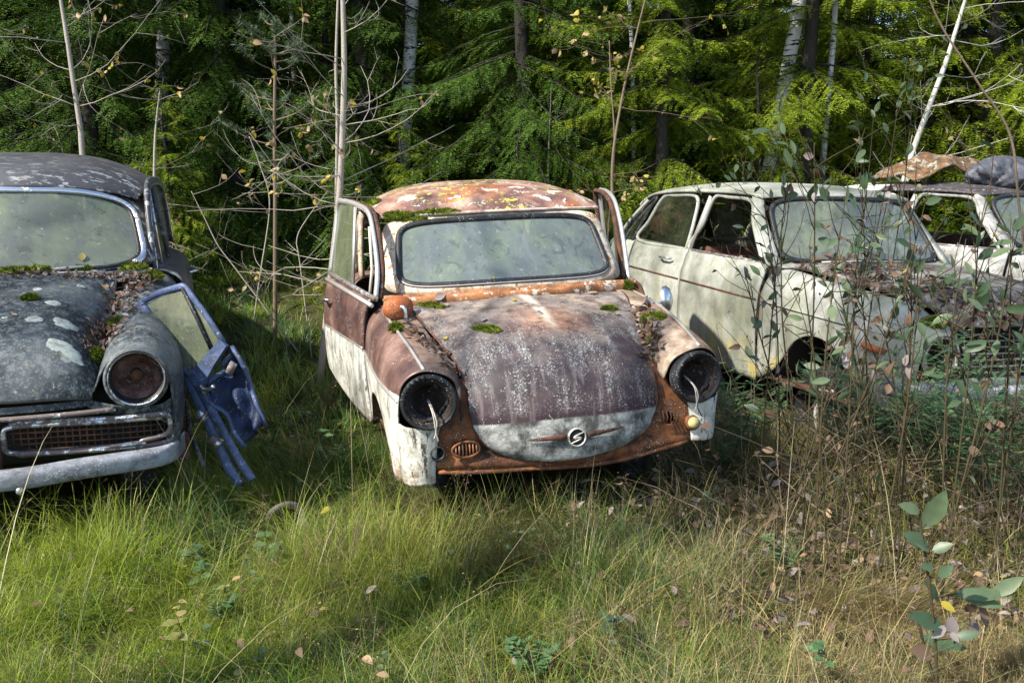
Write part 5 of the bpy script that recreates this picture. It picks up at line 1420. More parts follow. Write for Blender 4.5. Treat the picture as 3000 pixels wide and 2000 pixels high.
FL = [(317, 1405, 'leaf_tan', .06, 'tan leaf on the grass under the grey car bumper, nearer the car'), (317, 1475, 'leaf_tan', .055, 'tan leaf on the grass just below another tan leaf by the chrome bumper'), (16, 1509, 'leaf_grey', .05, 'pale leaf at the left frame edge in the grass'),
      (148, 1565, 'leaf_grey', .055, 'round greyish leaf in the grass on the far left'), (679, 1700, 'leaf_tan', .05, 'orange star shaped leaf in the middle left grass'), (935, 1793, 'leaf_tan', .04, 'small tan leaf lying right of the bent straw arc'),
      (874, 1898, 'leaf_brown', .045, 'light brown leaf in the bright grass patch'), (1062, 1924, 'leaf_tan', .055, 'tan oval leaf near the bottom middle'), (1140, 1981, 'leaf_tan', .05, 'orange brown leaf at the bottom edge of the grass'), (376, 1959, 'leaf_tan', .05, 'narrow brown leaf at the bottom left'),
      (478, 1930, 'leaf_yellow', .07, 'large yellow leaf in the grass at bottom left'), (1046, 1844, 'leaf_tan', .045, 'folded tan leaf above the oval tan leaf'), (2320, 1758, 'leaf_grey', .06, 'grey leaf in the right foreground grass'), (2090, 1330, 'leaf_tan', .06, 'tan leaf on the dead leaves beside the rusty car'),
      (970, 1490, 'leaf_yellow', .07, 'bright yellow green leaf right of the ribbed hose'), (540, 1660, 'leaf_tan', .04, 'small tan leaf near the green seedlings')]
rg = np.random.RandomState(2)
for px, py, mt, L, lb in FL:
    p = wp(px, py, .13)
    b = MB(); a = rg.uniform(0, 6.28)
    b.leaf((0, 0, 0), (math.cos(a), math.sin(a), rg.uniform(-.3, .4)), (rg.uniform(-.6, .6), -.5, 1), L * .75, L * rg.uniform(.4, .6), 0, rg.uniform(-.2, .6), rg.uniform(.1, .7))
    o = b.obj('fallen_leaf', M[mt]); o.location = p; tag(o, lb, 'leaf', 'fallen leaves on the grass')

# small broad leaved weeds woven into the grass
b = MB(); rg = np.random.RandomState(44)
for _ in range(520):
    x, y = rg.uniform(-2.2, 2.2), rg.uniform(1.95, 5.5)
    if not clear(np.array([x]), np.array([y]))[0] or vn(np.array([x]), np.array([y]), 1.5, 61)[0] < .5: continue
    h = rg.uniform(.05, .16); g0 = float(gz(x, y)); m = int(rg.choice((1, 1, 2, 3)))
    top = np.array((x + rg.normal(0, .03), y + rg.normal(0, .03), g0 + h))
    b.tube([(x, y, g0), top], [.0012, .0008], 4, 0)
    for i in range(rg.randint(3, 7)):
        a = rg.uniform(0, 6.28); L = rg.uniform(.012, .034); q = np.array((x, y, g0)) + (top - np.array((x, y, g0))) * rg.uniform(.5, 1)
        b.leaf(q, (math.cos(a), math.sin(a), rg.uniform(-.1, .5)), (rg.normal(0, .3), -.3, 1), L, L * rg.uniform(.45, .8), m, .2, .2)
tag(b.obj('ground_cover', [M['willow'], M['leaf_green'], M['herb'], M['leaf_pale']]), 'small broad leaved weeds woven through the grass', 'weeds', kind='stuff')

# ribbed hose half buried in the grass
p = wp(840, 1530, .08)
hs = empty('ribbed_hose', p); tag(hs, 'ribbed dark hose ring half buried in the grass in front of the cars', 'hose')
b = MB(); th = np.linspace(R(-10), R(205), 60)
pts = [(.070 * math.cos(a), .02 * math.sin(a * 2), .0 + .075 * math.sin(a)) for a in th]
b.tube(pts, [.013 + .004 * (i % 2) for i in range(60)], 12); b.obj('hose_body', mat_rust('ribbed_grey_rubber', ((.03, .025, .02), (.06, .05, .045), (.12, .10, .09), (.22, .2, .18)), 20, .1), hs)
b = MB(); b.lathe((0, .03, -.01), (0, -1, .3), [(.058, 0), (.055, -.05), (.001, -.06)], 20); b.obj('dark_opening', M['black'], hs)
# bleached stump wood under the wheel arch
rt = empty('bleached_root', wp(2470, 1215, .12)); tag(rt, 'bleached grey root below the wheel arch of the pale estate car', 'root')
b = MB()
b.tube(cr([(-.13, .05, .14), (-.05, .0, .12), (.03, -.03, .03), (.05, -.05, -.12)], 5), [.020, .034, .030, .018], 9)
b.tube(cr([(-.03, .0, .12), (.04, .02, .10), (.10, .0, .0)], 4), [.02, .022, .010], 8)
b.tube(cr([(-.10, .03, .13), (-.15, .02, .02), (-.14, .0, -.1)], 4), [.018, .014, .010], 8); b.obj('root_wood', M['deadwood'], rt)

# ---------------------------------------------------------------- conifers
def spruce_crown(seed, H, z0, Rm, zdet, step=.20, nb=8, tw=.048, sp=.019, droop=.6):
    rg = np.random.RandomState(seed)
    base, dirs, nrm, ln, wd = [], [], [], [], []
    lim_p, lim = [], MB()
    z = z0
    while z < H - .15:
        fine = z < zdet
        f = 1 - (z - z0 * .3) / (H - z0 * .3)
        L0 = Rm * (max(f, .03)) ** .75
        for _ in range(nb if fine else max(4, nb - 2)):
            az = rg.uniform(0, 6.28); L = L0 * rg.uniform(.6, 1.15)
            el = -.02 - .28 * f + .5 * (1 - f) ** 2 + rg.normal(0, .12)
            zb = z + rg.uniform(-.1, .1)
            k = 8; t = np.linspace(0, 1, k)
            e = el - .35 * np.sin(np.pi * t * .75) + .55 * t ** 2
            st = L / (k - 1)
            h = np.concatenate([[0], np.cumsum(np.cos(e[:-1]) * st)]); v = np.concatenate([[0], np.cumsum(np.sin(e[:-1]) * st)])
            caz = az + .12 * np.sin(3 * t + rg.uniform(0, 6))
            ax = np.stack([h * np.cos(caz), h * np.sin(caz), zb + v], 1)
            if fine: lim.tube(ax, [.005 * (.6 + L), .002], 4)
            nt = int(L / (tw if fine else tw * 2.2))
            tt = np.sort(rg.uniform(.04, 1., nt))
            for j, u in enumerate(tt):
                i0 = min(int(u * (k - 1)), k - 2); fr = u * (k - 1) - i0
                p = ax[i0] * (1 - fr) + ax[i0 + 1] * fr
                T = ax[i0 + 1] - ax[i0]; T /= np.linalg.norm(T)
                S = np.cross(T, (0, 0, 1)); S /= np.linalg.norm(S) + 1e-6
                sg = 1 if j % 2 else -1
                d0 = T * .75 + S * sg * rg.uniform(.6, 1.1) + np.array((0, 0, -rg.uniform(.0, droop)))
                d0 /= np.linalg.norm(d0)
                l = min(.34, .13 + .26 * L * (1 - u) * rg.uniform(.6, 1.2)) * rg.uniform(.7, 1.1)
                m = max(4, int(l / (sp if fine else sp * 1.8)))
                q = np.linspace(.05, 1, m)[:, None]
                tp = p + d0 * l * q + np.array((0, 0, -1)) * (.28 * l * q ** 2)
                td = d0 + np.array((0, 0, -.7)) * q; td /= np.linalg.norm(td, axis=1)[:, None]
                up = np.cross(np.cross(td, (0, 0, 1.)), td); up /= np.linalg.norm(up, axis=1)[:, None] + 1e-6
                sd = np.cross(td, up)
                for s2 in (-1, 1):
                    base.append(tp); dd = td * .8 + sd * s2 * .75 + up * rg.uniform(-.25, .5, (m, 1))
                    dirs.append(dd / np.linalg.norm(dd, axis=1)[:, None]); nrm.append(up + rg.normal(0, .3, (m, 3)))
                    le = (.047 if fine else .11) * (1.1 - .55 * q[:, 0]) * rg.uniform(.7, 1.25, m)
                    ln.append(le); wd.append(le * (.27 if fine else .34))
        z += step * rg.uniform(.75, 1.25) * (1 if fine else 1.6)
    P, D, N, L, W = (np.concatenate(a) for a in (base, dirs, nrm, ln, wd))
    S = np.cross(D, N); S /= np.linalg.norm(S, axis=1)[:, None] + 1e-6
    V = np.stack([P, P + D * L[:, None] * .45 + S * W[:, None] * .5, P + D * L[:, None], P + D * L[:, None] * .45 - S * W[:, None] * .5], 1).reshape(-1, 3)
    return V, lim
def quad_mesh(name, V, mat, extra=None, mat2=None):
    me = bpy.data.meshes.new(name); n = len(V) // 4
    ev = np.array(extra.v) if extra else np.zeros((0, 3)); ef = extra.f if extra else []
    fl_ = [i + len(V) for f in ef for i in f]; ft = [len(f) for f in ef]
    me.vertices.add(len(V) + len(ev)); me.vertices.foreach_set('co', np.concatenate([V, ev]).astype(np.float32).ravel())
    loops = np.concatenate([np.arange(n * 4), np.array(fl_, int)]).astype(np.int32)
    st = np.concatenate([np.arange(n) * 4, n * 4 + np.concatenate([[0], np.cumsum(ft)[:-1]]) if ft else np.zeros(0)]).astype(np.int32)
    me.loops.add(len(loops)); me.loops.foreach_set('vertex_index', loops)
    me.polygons.add(len(st)); me.polygons.foreach_set('loop_start', st)
    me.materials.append(mat)
    if mat2:
        me.materials.append(mat2); me.polygons.foreach_set('material_index', np.concatenate([np.zeros(n), np.ones(len(ft))]).astype(np.int32))
    me.update(calc_edges=True); return me
def trunk_mesh(name, H, r, mat, seed, wob=.03, r1=.01):
    rg = np.random.RandomState(seed); b = MB()
    pts = [(wob * rg.normal() * (i > 0), wob * rg.normal() * (i > 0), H * i / 9 - .05) for i in range(10)]
    b.tube(cr(pts, 3), [r * 1.25, r, r * .8, r * .5, r1], 9)
    me = bpy.data.meshes.new(name); me.from_pydata(b.v, [], b.f); me.materials.append(mat); me.polygons.foreach_set('use_smooth', [True] * len(me.polygons)); return me
KINDS = []
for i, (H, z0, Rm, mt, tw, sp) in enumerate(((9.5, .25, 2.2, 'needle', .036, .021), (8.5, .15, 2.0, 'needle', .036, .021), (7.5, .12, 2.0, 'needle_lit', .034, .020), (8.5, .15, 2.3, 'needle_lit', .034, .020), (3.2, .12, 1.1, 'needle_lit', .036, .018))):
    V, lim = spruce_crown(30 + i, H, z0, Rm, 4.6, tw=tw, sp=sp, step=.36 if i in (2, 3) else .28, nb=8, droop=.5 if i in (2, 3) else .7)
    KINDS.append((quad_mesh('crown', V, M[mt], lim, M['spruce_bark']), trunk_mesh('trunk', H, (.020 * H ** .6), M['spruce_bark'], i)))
def spruce(k, x, y, s, rot, label, group='spruces at the edge of the clearing'):
    e = empty('spruce_tree', (x, y, float(gz(x, y)) - .05), (0, 0, rot)); e.scale = (s, s, s)
    tag(e, label, 'tree', group)
    link(bpy.data.objects.new('crown', KINDS[k][0]), e); link(bpy.data.objects.new('trunk', KINDS[k][1]), e)
    return e
rg = np.random.RandomState(21)
# front row, one by one
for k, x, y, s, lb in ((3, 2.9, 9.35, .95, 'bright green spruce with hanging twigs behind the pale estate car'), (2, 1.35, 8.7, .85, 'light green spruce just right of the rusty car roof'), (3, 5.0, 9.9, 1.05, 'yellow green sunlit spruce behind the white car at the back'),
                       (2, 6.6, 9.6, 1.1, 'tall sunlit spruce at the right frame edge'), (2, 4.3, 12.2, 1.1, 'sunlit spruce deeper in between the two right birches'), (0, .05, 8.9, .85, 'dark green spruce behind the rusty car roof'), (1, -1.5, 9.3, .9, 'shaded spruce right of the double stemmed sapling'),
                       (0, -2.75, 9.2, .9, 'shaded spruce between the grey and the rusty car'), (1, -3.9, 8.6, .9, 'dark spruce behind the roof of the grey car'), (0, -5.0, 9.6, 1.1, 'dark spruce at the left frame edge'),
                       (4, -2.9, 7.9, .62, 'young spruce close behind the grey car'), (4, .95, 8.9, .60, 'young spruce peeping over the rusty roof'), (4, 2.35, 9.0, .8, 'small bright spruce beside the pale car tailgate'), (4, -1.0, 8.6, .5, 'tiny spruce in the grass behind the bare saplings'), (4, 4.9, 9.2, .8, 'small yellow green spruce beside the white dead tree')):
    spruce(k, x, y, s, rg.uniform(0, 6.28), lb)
# the forest behind: look-alikes
nfor = 0
for row, (yy, sp_) in enumerate(((10.9, 1.7), (12.4, 1.7), (14.8, 2.1), (17.5, 2.4), (21, 2.8), (26, 3.2), (33, 3.0), (42, 3.4))):
    n = int((1.5 * yy + 4) / sp_)
    for i in range(n):
        x = (i - n / 2 + .5) * sp_ + rg.uniform(-.5, .5); y = yy + rg.uniform(-.8, .8)
        if (abs(x - 3.0) < .6 or abs(x + 1.1) < .5) and yy < 12: continue
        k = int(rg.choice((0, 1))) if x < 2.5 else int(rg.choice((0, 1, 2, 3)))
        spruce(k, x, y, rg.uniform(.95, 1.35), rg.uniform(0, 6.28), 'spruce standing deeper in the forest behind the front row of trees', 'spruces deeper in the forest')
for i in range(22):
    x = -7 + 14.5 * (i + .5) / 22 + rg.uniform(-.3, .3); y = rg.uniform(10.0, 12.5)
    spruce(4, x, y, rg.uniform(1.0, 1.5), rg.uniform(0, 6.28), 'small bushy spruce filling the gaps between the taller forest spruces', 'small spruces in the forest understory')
# trees beyond the left frame edge that shade the grey car and the left of the clearing
for x, y, s in SHADE:
    spruce(int(rg.choice((0, 1))), x, y, s, rg.uniform(0, 6.28), 'spruce standing outside the frame to the left of the clearing', 'spruces left of the frame')

# ---------------------------------------------------------------- birches, saplings, shrubs
def broad_crown(b, rg, top, spread, n, mats, z0, droop=.3):
    for _ in range(n):
        a = rg.uniform(0, 6.28); z = rg.uniform(z0, top); r_ = spread * rg.uniform(.2, 1)
        p0 = np.array((0, 0, z)); p1 = np.array((r_ * math.cos(a), r_ * math.sin(a), z + r_ * rg.uniform(.0, .7)))
        b.tube(cr([p0, (p0 + p1) / 2 + np.array((0, 0, .12 * r_)), p1], 3), [.014, .004], 4, 0)
        for _ in range(26):
            t = rg.uniform(.3, 1); p = p0 + (p1 - p0) * t + rg.normal(0, .14, 3)
            d = rg.normal(0, 1, 3) + np.array((0, 0, -.6)); L = rg.uniform(.035, .06)
            b.leaf(p, d, rg.normal(0, 1, 3), L, L * .75, mats[rg.randint(len(mats))])
def birch(path, r, label, seed):
    P = np.array(path, float); o = P[0].copy()
    e = empty('birch_tree', o); tag(e, label, 'tree', 'white birch trunks among the spruces')
    b = MB(); b.tube(cr(P - o, 8), r, 12); b.obj('trunk', M['birch'], e)
    rg = np.random.RandomState(seed); b = MB()
    top = P[-1] - o
    broad_crown(b, rg, top[2] + 1.0, 1.5, 26, (1, 1, 2), max(4.6, top[2] - 2.5)); 
    cb = b.obj('crown', [M['twig'], M['leaf_yellow'], M['leaf_pale']], e); cb.location = (top[0], top[1], 0)
def bp(px0, py0, px1, py1, Y, H=8.):
    a, b_ = wy(px0, py0, Y), wy(px1, py1, Y)
    s = (b_ - a) / (b_[2] - a[2])
    return [a + s * (z - a[2]) + np.array((.03 * math.sin(z * 1.3 + Y), 0, 0)) for z in (-.1, 1, 2, 3, 4.2, 6, H)]
birch(bp(1188, 446, 1200, 0, 9.7), [.075, .066, .062, .05], 'thick white birch left of the middle', 1)
birch(bp(2272, 420, 2335, 0, 9.55), [.078, .07, .066, .05], 'thick white birch leaning right above the pale estate car', 2)
birch(bp(470, 150, 468, 0, 9.9), [.055, .075, .05, .04], 'white birch in the shade behind the grey car', 3)
birch(bp(628, 350, 632, 0, 11), [.030, .028, .026, .02], 'thin white birch far back left of the pine sapling', 4)
birch(bp(852, 180, 846, 0, 10.6), [.030, .028, .026, .02], 'thin white birch far back right of the pine sapling', 5)
birch(bp(2425, 300, 2440, 0, 9.8), [.032, .03, .027, .02], 'slim white birch right of the thick leaning birch', 6)
birch(bp(1845, 200, 1838, 0, 10.6), [.026, .024, .022, .02], 'slim birch far back behind the thin saplings', 7)

# a birch standing outside the frame whose boughs hang over the clearing; they mirror in the windscreens
e = empty('birch_tree', (-3.4, .6, 0)); tag(e, 'birch outside the left frame edge whose boughs hang over the rusty car', 'tree')
b = MB(); b.tube(cr([(0, 0, -.05), (.05, .1, 2), (.2, .3, 4), (.35, .5, 6), (.4, .6, 8.5)], 5), [.11, .10, .08, .06, .03], 12); b.obj('trunk', M['birch'], e)
b = MB(); rg = np.random.RandomState(17)
for _ in range(26):
    z = rg.uniform(3.6, 7); a = R(rg.uniform(5, 75)); L = rg.uniform(2.2, 4.9); p0 = np.array((.25, .35, z)); p1 = p0 + np.array((L * math.cos(a), L * math.sin(a), rg.uniform(-.2, .9)))
    Cb = cr([p0, (p0 + p1) / 2 + np.array((0, 0, .3)), p1], 6); b.tube(Cb, [.022, .005], 5, 0)
    for _ in range(70):
        p = Cb[rg.randint(4, len(Cb))] + rg.normal(0, .22, 3) + np.array((0, 0, -.12)); L_ = rg.uniform(.045, .075)
        b.leaf(p, rg.normal(0, 1, 3) + np.array((0, 0, -.8)), rg.normal(0, 1, 3), L_, L_ * .75, int(rg.choice((1, 1, 2, 3))))
b.obj('crown', [M['twig'], M['leaf_green'], M['leaf_yellow'], M['leaf_pale']], e)

def twigs(b, rg, p, d, L, r, depth, leaves, wood=0, curve=.5, lm=(1,), lsize=(.03, .05), up=.35):
    k = 6; P = [np.array(p, float)]; d = np.array(d, float); d /= np.linalg.norm(d)
    cv = rg.normal(0, curve, 3) + np.array((0, 0, up))
    for i in range(k):
        d = d + cv * .16 + rg.normal(0, .09, 3); d /= np.linalg.norm(d); P.append(P[-1] + d * L / k)
    b.tube(P, [r, r * .35], 5 if depth else 4, wood)
    if depth > 0:
        for i in range(rg.randint(1, 4)):
            j = rg.randint(1, k); q = P[j]; dd = (P[j + 1] - P[j]) / (L / k) + rg.normal(0, .7, 3)
            twigs(b, rg, q, dd, L * rg.uniform(.25, .5), r * .55, depth - 1, leaves, wood, curve, lm, lsize, up)
    if rg.rand() < leaves:
        for _ in range(rg.randint(1, 4)):
            j = rg.randint(k // 2, k + 1); Ls = rg.uniform(*lsize)
            b.leaf(P[j], rg.normal(0, 1, 3) + np.array((0, 0, -.7)), rg.normal(0, 1, 3), Ls, Ls * rg.uniform(.5, .85), int(rg.choice(lm)), rg.uniform(-.2, .5), rg.uniform(0, .6))
def sapling(name, path, r, label, seed, nb, bl, bark='aspen', leaves=.3, lm=(1, 2, 3), z0=.5, cat='sapling', group='bare saplings in the clearing', depth=2, lsize=(.03, .055), up=.35, mats=None):
    P = np.array(path, float); o = P[0].copy(); rg = np.random.RandomState(seed)
    e = empty(name, o); tag(e, label, cat, group)
    C = cr(P - o, 8); b = MB(); b.tube(C, r, 9); b.obj('trunk', M[bark], e)
    b = MB()
    for _ in range(int(nb * .75)):
        z = rg.uniform(z0, C[-1, 2]); i = int(np.argmin(abs(C[:, 2] - z))); a = rg.uniform(0, 6.28)
        rr = float(np.interp(i / len(C), np.linspace(0, 1, len(r)), r))
        twigs(b, rg, C[i], (math.cos(a), math.sin(a), rg.uniform(-.25, .4)), bl * rg.uniform(.35, 1.1), max(.0018, rr * .19), depth, leaves * .42, 0, .5, lm, lsize, up)
    b.obj('crown', mats or [M[bark], M['leaf_yellow'], M['leaf_pale'], M['leaf_tan']], e)
    return e
def sp_(pts, Y, dY=0.):
    """trunk through image positions, all at distance Y"""
    return [wy(px, py, Y + dY * i) for i, (px, py) in enumerate(pts)]
def toground(P):
    a, b_ = np.array(P[0]), np.array(P[1]); s = (b_ - a) / (b_[2] - a[2]); g0 = a + s * (-.05 - a[2])
    return [g0] + list(P)
sapling('sapling', toground(sp_([(243, 470), (236, 380), (215, 240), (196, 110), (178, 0), (160, -140)], 7.6)), [.026, .021, .017, .010], 'pale leaning sapling rising behind the grey car roof', 1, 30, 1.15, leaves=.55, z0=1.0)
sapling('sapling', toground(sp_([(972, 790), (992, 600), (1002, 420), (1008, 200), (1004, 0), (1000, -160)], 6.3)), [.026, .022, .019, .012], 'tall pale sapling right behind the open door of the rusty car', 2, 44, 1.05, leaves=.6, z0=.8)
sapling('sapling', toground(sp_([(984, 700), (986, 520), (988, 350), (984, 200), (990, 0), (996, -120)], 6.38)), [.014, .012, .010, .006], 'thin second sapling twisting along the tall one by the open door', 3, 22, .8, leaves=.6, z0=1.0)
sapling('sapling', toground(sp_([(1800, 640), (1793, 540), (1800, 420), (1830, 250), (1865, 100), (1895, -20)], 7.4)), [.014, .012, .009, .005], 'slender forked sapling behind the far door of the rusty car', 4, 22, .8, bark='twig', leaves=.7, z0=1.2)
sapling('sapling', toground(sp_([(1785, 640), (1800, 420), (1790, 250), (1785, 120)], 7.45)), [.010, .008, .006, .004], 'thin stem beside the slender forked sapling', 5, 14, .6, bark='twig', leaves=.7, z0=1.2)
sapling('sapling', toground(sp_([(452, 700), (452, 500), (456, 380), (468, 265)], 7.2)), [.013, .011, .009, .004], 'thin bare sapling just behind the corner of the grey car', 6, 20, .7, leaves=.5, z0=.5)
sapling('sapling', toground(sp_([(700, 800), (640, 720), (600, 640), (560, 560)], 6.9)), [.0055, .005, .004, .002], 'low crooked bare bush between the grey and rusty cars', 7, 9, .8, leaves=.3, z0=.2)
sapling('sapling', toground(sp_([(880, 780), (870, 700), (900, 640), (960, 560)], 6.8)), [.0055, .005, .004, .002], 'low tangled bare bush left of the open door', 8, 10, .8, leaves=.35, z0=.25)
sapling('sapling', toground(sp_([(760, 820), (790, 600), (760, 480), (730, 400)], 7.6)), [.007, .006, .005, .003], 'twiggy grey sapling leaning behind the pine sapling', 9, 14, .8, leaves=.45, z0=.4)
sapling('sapling', toground(sp_([(1605, 540), (1608, 420), (1612, 330), (1615, 250)], 8.6)), [.010, .008, .006, .003], 'small grey sapling peeping over the rusty roof', 10, 14, .5, leaves=.5, z0=1.0)
sapling('dead_tree', toground(sp_([(2640, 560), (2665, 470), (2715, 330), (2765, 200), (2800, 90), (2840, -40)], 8.9)), [.031, .026, .022, .014], 'whitish lichen covered dead tree leaning right', 11, 24, 1.0, bark='deadwood', leaves=0, z0=1.3, cat='dead tree', group=None)
sapling('sapling', toground(sp_([(2990, 640), (2960, 400), (2870, 250), (2760, 80), (2700, -60)], 5.2)), [.008, .007, .006, .004], 'dark curved stem slanting left at the right frame edge', 12, 12, .7, bark='twig', leaves=.3, z0=1.0)
# pine sapling with needle tufts
P = toground(sp_([(806, 760), (806, 560), (804, 380), (806, 160), (806, 60)], 7.0)); o = np.array(P[0])
e = empty('pine_sapling', o); tag(e, 'thin pine sapling with tufts of blue green needles', 'sapling')
C = cr(np.array(P) - o, 8); b = MB(); b.tube(C, [.018, .015, .012, .006], 8); b.obj('trunk', M['twig'], e)
b = MB(); rg = np.random.RandomState(6)
def tuft(b, p, d, n, L):
    for _ in range(n):
        q = np.array(d) + rg.normal(0, .55, 3); q /= np.linalg.norm(q); s2 = np.cross(q, rg.normal(0, 1, 3)); s2 /= np.linalg.norm(s2); l = L * rg.uniform(.7, 1.2)
        b.add([p - s2 * .0022, p + s2 * .0022, p + q * l], [(0, 1, 2)], 1)
top = C[-1]
for t in np.linspace(0, 1, 16):
    i = int(len(C) * (1 - .10 * t)) - 1
    tuft(b, C[i], (0, 0, .5), 26, .05)
for a in range(26):
    i = rg.randint(int(len(C) * .45), len(C)); az = rg.uniform(0, 6.28); L = rg.uniform(.1, .4)
    p1 = C[i] + np.array((math.cos(az), math.sin(az), .45)) * L
    b.tube(cr([C[i], (C[i] + p1) / 2 - np.array((0, 0, .03)), p1], 3), [.006, .003], 5, 0)
    for t in np.linspace(.55, 1, 6): tuft(b, C[i] + (p1 - C[i]) * t, p1 - C[i], 22, .05)
b.obj('crown', [M['twig'], M['pine']], e)

# willow stems in front of the pale estate car
WL = [M['willow'], M['leaf_green'], M['leaf_brown'], M['leaf_grey'], M['leaf_yellow']]
def willow_leaf(b, rg, p, d, L, m):
    nv = rg.normal(0, .6, 3) + np.array((0, -.5, .7))
    b.leaf(p, d, nv, L, L * rg.uniform(.34, .5) if m == 1 else L * rg.uniform(.4, .75), m, rg.uniform(0, .35) if m == 1 else rg.uniform(.1, .9), rg.uniform(.1, .45))
def willow(stems, label, seed, nl=1.0, top_leaf=.75):
    rg = np.random.RandomState(seed); o = np.array(stems[0][0], float); o[2] = 0
    e = empty('willow_shrub', o); tag(e, label, 'shrub', 'willow shrubs in front of the pale estate car')
    lb = MB()
    for P in stems:
        P = np.array(P, float) - o; C = cr(P, 7); b = MB()
        b.tube(C, [.0038, .0033, .0027, .0013], 7); b.obj('stem', M['willow'], e)
        n = len(C); H = C[-1, 2]
        for _ in range(rg.randint(6, 11)):
            i = rg.randint(int(n * .2), n - 2); d = C[i + 1] - C[i]; d /= np.linalg.norm(d)
            q = d * .9 + rg.normal(0, .55, 3); L = H * rg.uniform(.12, .30); K = [C[i]]
            for s_ in range(5): q = q + rg.normal(0, .12, 3) + np.array((0, 0, .06)); q /= np.linalg.norm(q); K.append(K[-1] + q * L / 5)
            lb.tube(K, [.0022, .0010], 5, 0)
            for s_ in range(1, 6):
                if rg.rand() < .30 * nl:
                    u = (K[s_][2]) / H; m = 1 if rg.rand() < top_leaf * (.45 + .6 * u) else int(rg.choice((2, 2, 2, 3)))
                    willow_leaf(lb, rg, K[s_], q + rg.normal(0, .8, 3), rg.uniform(.045, .08) if m == 1 else rg.uniform(.03, .055), m)
        for i in range(int(n * .35), n):
            if rg.rand() < .34 * nl:
                u = C[i, 2] / H; m = 1 if rg.rand() < top_leaf * (.35 + .75 * u) else int(rg.choice((2, 2, 2, 3, 3, 4)))
                willow_leaf(lb, rg, C[i], rg.normal(0, .8, 3) + np.array((0, 0, .35 if m == 1 else -.8)), rg.uniform(.05, .09) if m == 1 else rg.uniform(.03, .06), m)
    lb.obj('foliage', WL, e)
def ws_(pts, Y, dy=.0):
    P = [wy(px, py, Y + dy * i) for i, (px, py) in enumerate(pts)]
    return [wp(pts[0][0], pts[0][1], 0) if False else P[0]] + P[1:]
def stem(x0, y0, x1, y1, Y, bow=0., top=None):
    a, c = wy(x0, y0, Y), wy(x1, y1, Y); a = a.copy(); 
    s = (c - a) / (c[2] - a[2]); g0 = a + s * (0 - a[2]); g0[2] = -.02
    m1, m2 = a + (c - a) * .33, a + (c - a) * .7
    m1[0] += bow; m2[0] += bow * .6; m1[1] += bow * .5
    return [g0, m1, m2, c]
willow([stem(2360, 1240, 2385, 420, 3.5, .02), stem(2345, 1230, 2290, 640, 3.55, -.04), stem(2385, 1240, 2560, 660, 3.45, .03)], 'willow shrub with tall thin stems in front of the dark wheel arch', 1)
willow([stem(2410, 1380, 2480, 560, 3.3, -.03), stem(2400, 1360, 2340, 720, 3.35, .02), stem(2420, 1380, 2720, 560, 3.3, .05)], 'willow shrub whose stem bends far right across the pale fender', 2)
willow([stem(2530, 1240, 2500, 690, 3.6, .03), stem(2520, 1230, 2600, 620, 3.6, -.02), stem(2545, 1240, 2450, 800, 3.55, .0)], 'thin willow shrub behind the fender lamp of the pale car', 3, .8)
willow([stem(2640, 1300, 2660, 560, 3.3, .03), stem(2655, 1310, 2720, 700, 3.3, -.03), stem(2630, 1290, 2560, 830, 3.35, .02)], 'willow shrub with dead brown leaves before the pale car headlight', 4, 1.1, .5)
willow([stem(2790, 1430, 2870, 620, 3.05, .02), stem(2780, 1420, 2830, 700, 3.1, -.04), stem(2805, 1420, 2960, 760, 3.0, .03)], 'willow shrub with broad green leaves in front of the grille', 5, 1.15, .9)
willow([stem(2930, 1350, 2960, 650, 3.2, .02), stem(2940, 1360, 3020, 700, 3.2, .02), stem(2900, 1350, 2760, 820, 3.25, -.02)], 'willow shrub at the right frame edge by the chrome bumper', 6, 1.1, .75)
willow([stem(2270, 1130, 2240, 600, 4.1, .03), stem(2255, 1120, 2310, 520, 4.15, -.02), stem(2280, 1130, 2180, 780, 4.1, -.02)], 'willow shrub with twigs hanging before the front door of the pale car', 7, .8, .6)
willow([stem(2465, 1500, 2500, 900, 3.1, .01), stem(2600, 1450, 2690, 820, 3.15, .03)], 'pair of long bare willow stems standing forward in the grass', 8, .55, .6)
willow([stem(2500, 900, 2640, 230, 5.2, .05), stem(2480, 900, 2560, 330, 5.2, .03), stem(2540, 900, 2520, 420, 5.2, .0), stem(2580, 900, 2680, 160, 5.3, .05)], 'tall willow with blue green leaves rising above the roof of the pale car', 10, 1.2, .95)
willow([stem(2150, 860, 2180, 520, 6.6, .02), stem(2120, 860, 2060, 560, 6.6, .02), stem(2200, 860, 2260, 500, 6.6, .02)], 'leafy shrub showing through and above the windows of the pale car', 11, 1.1, .8)

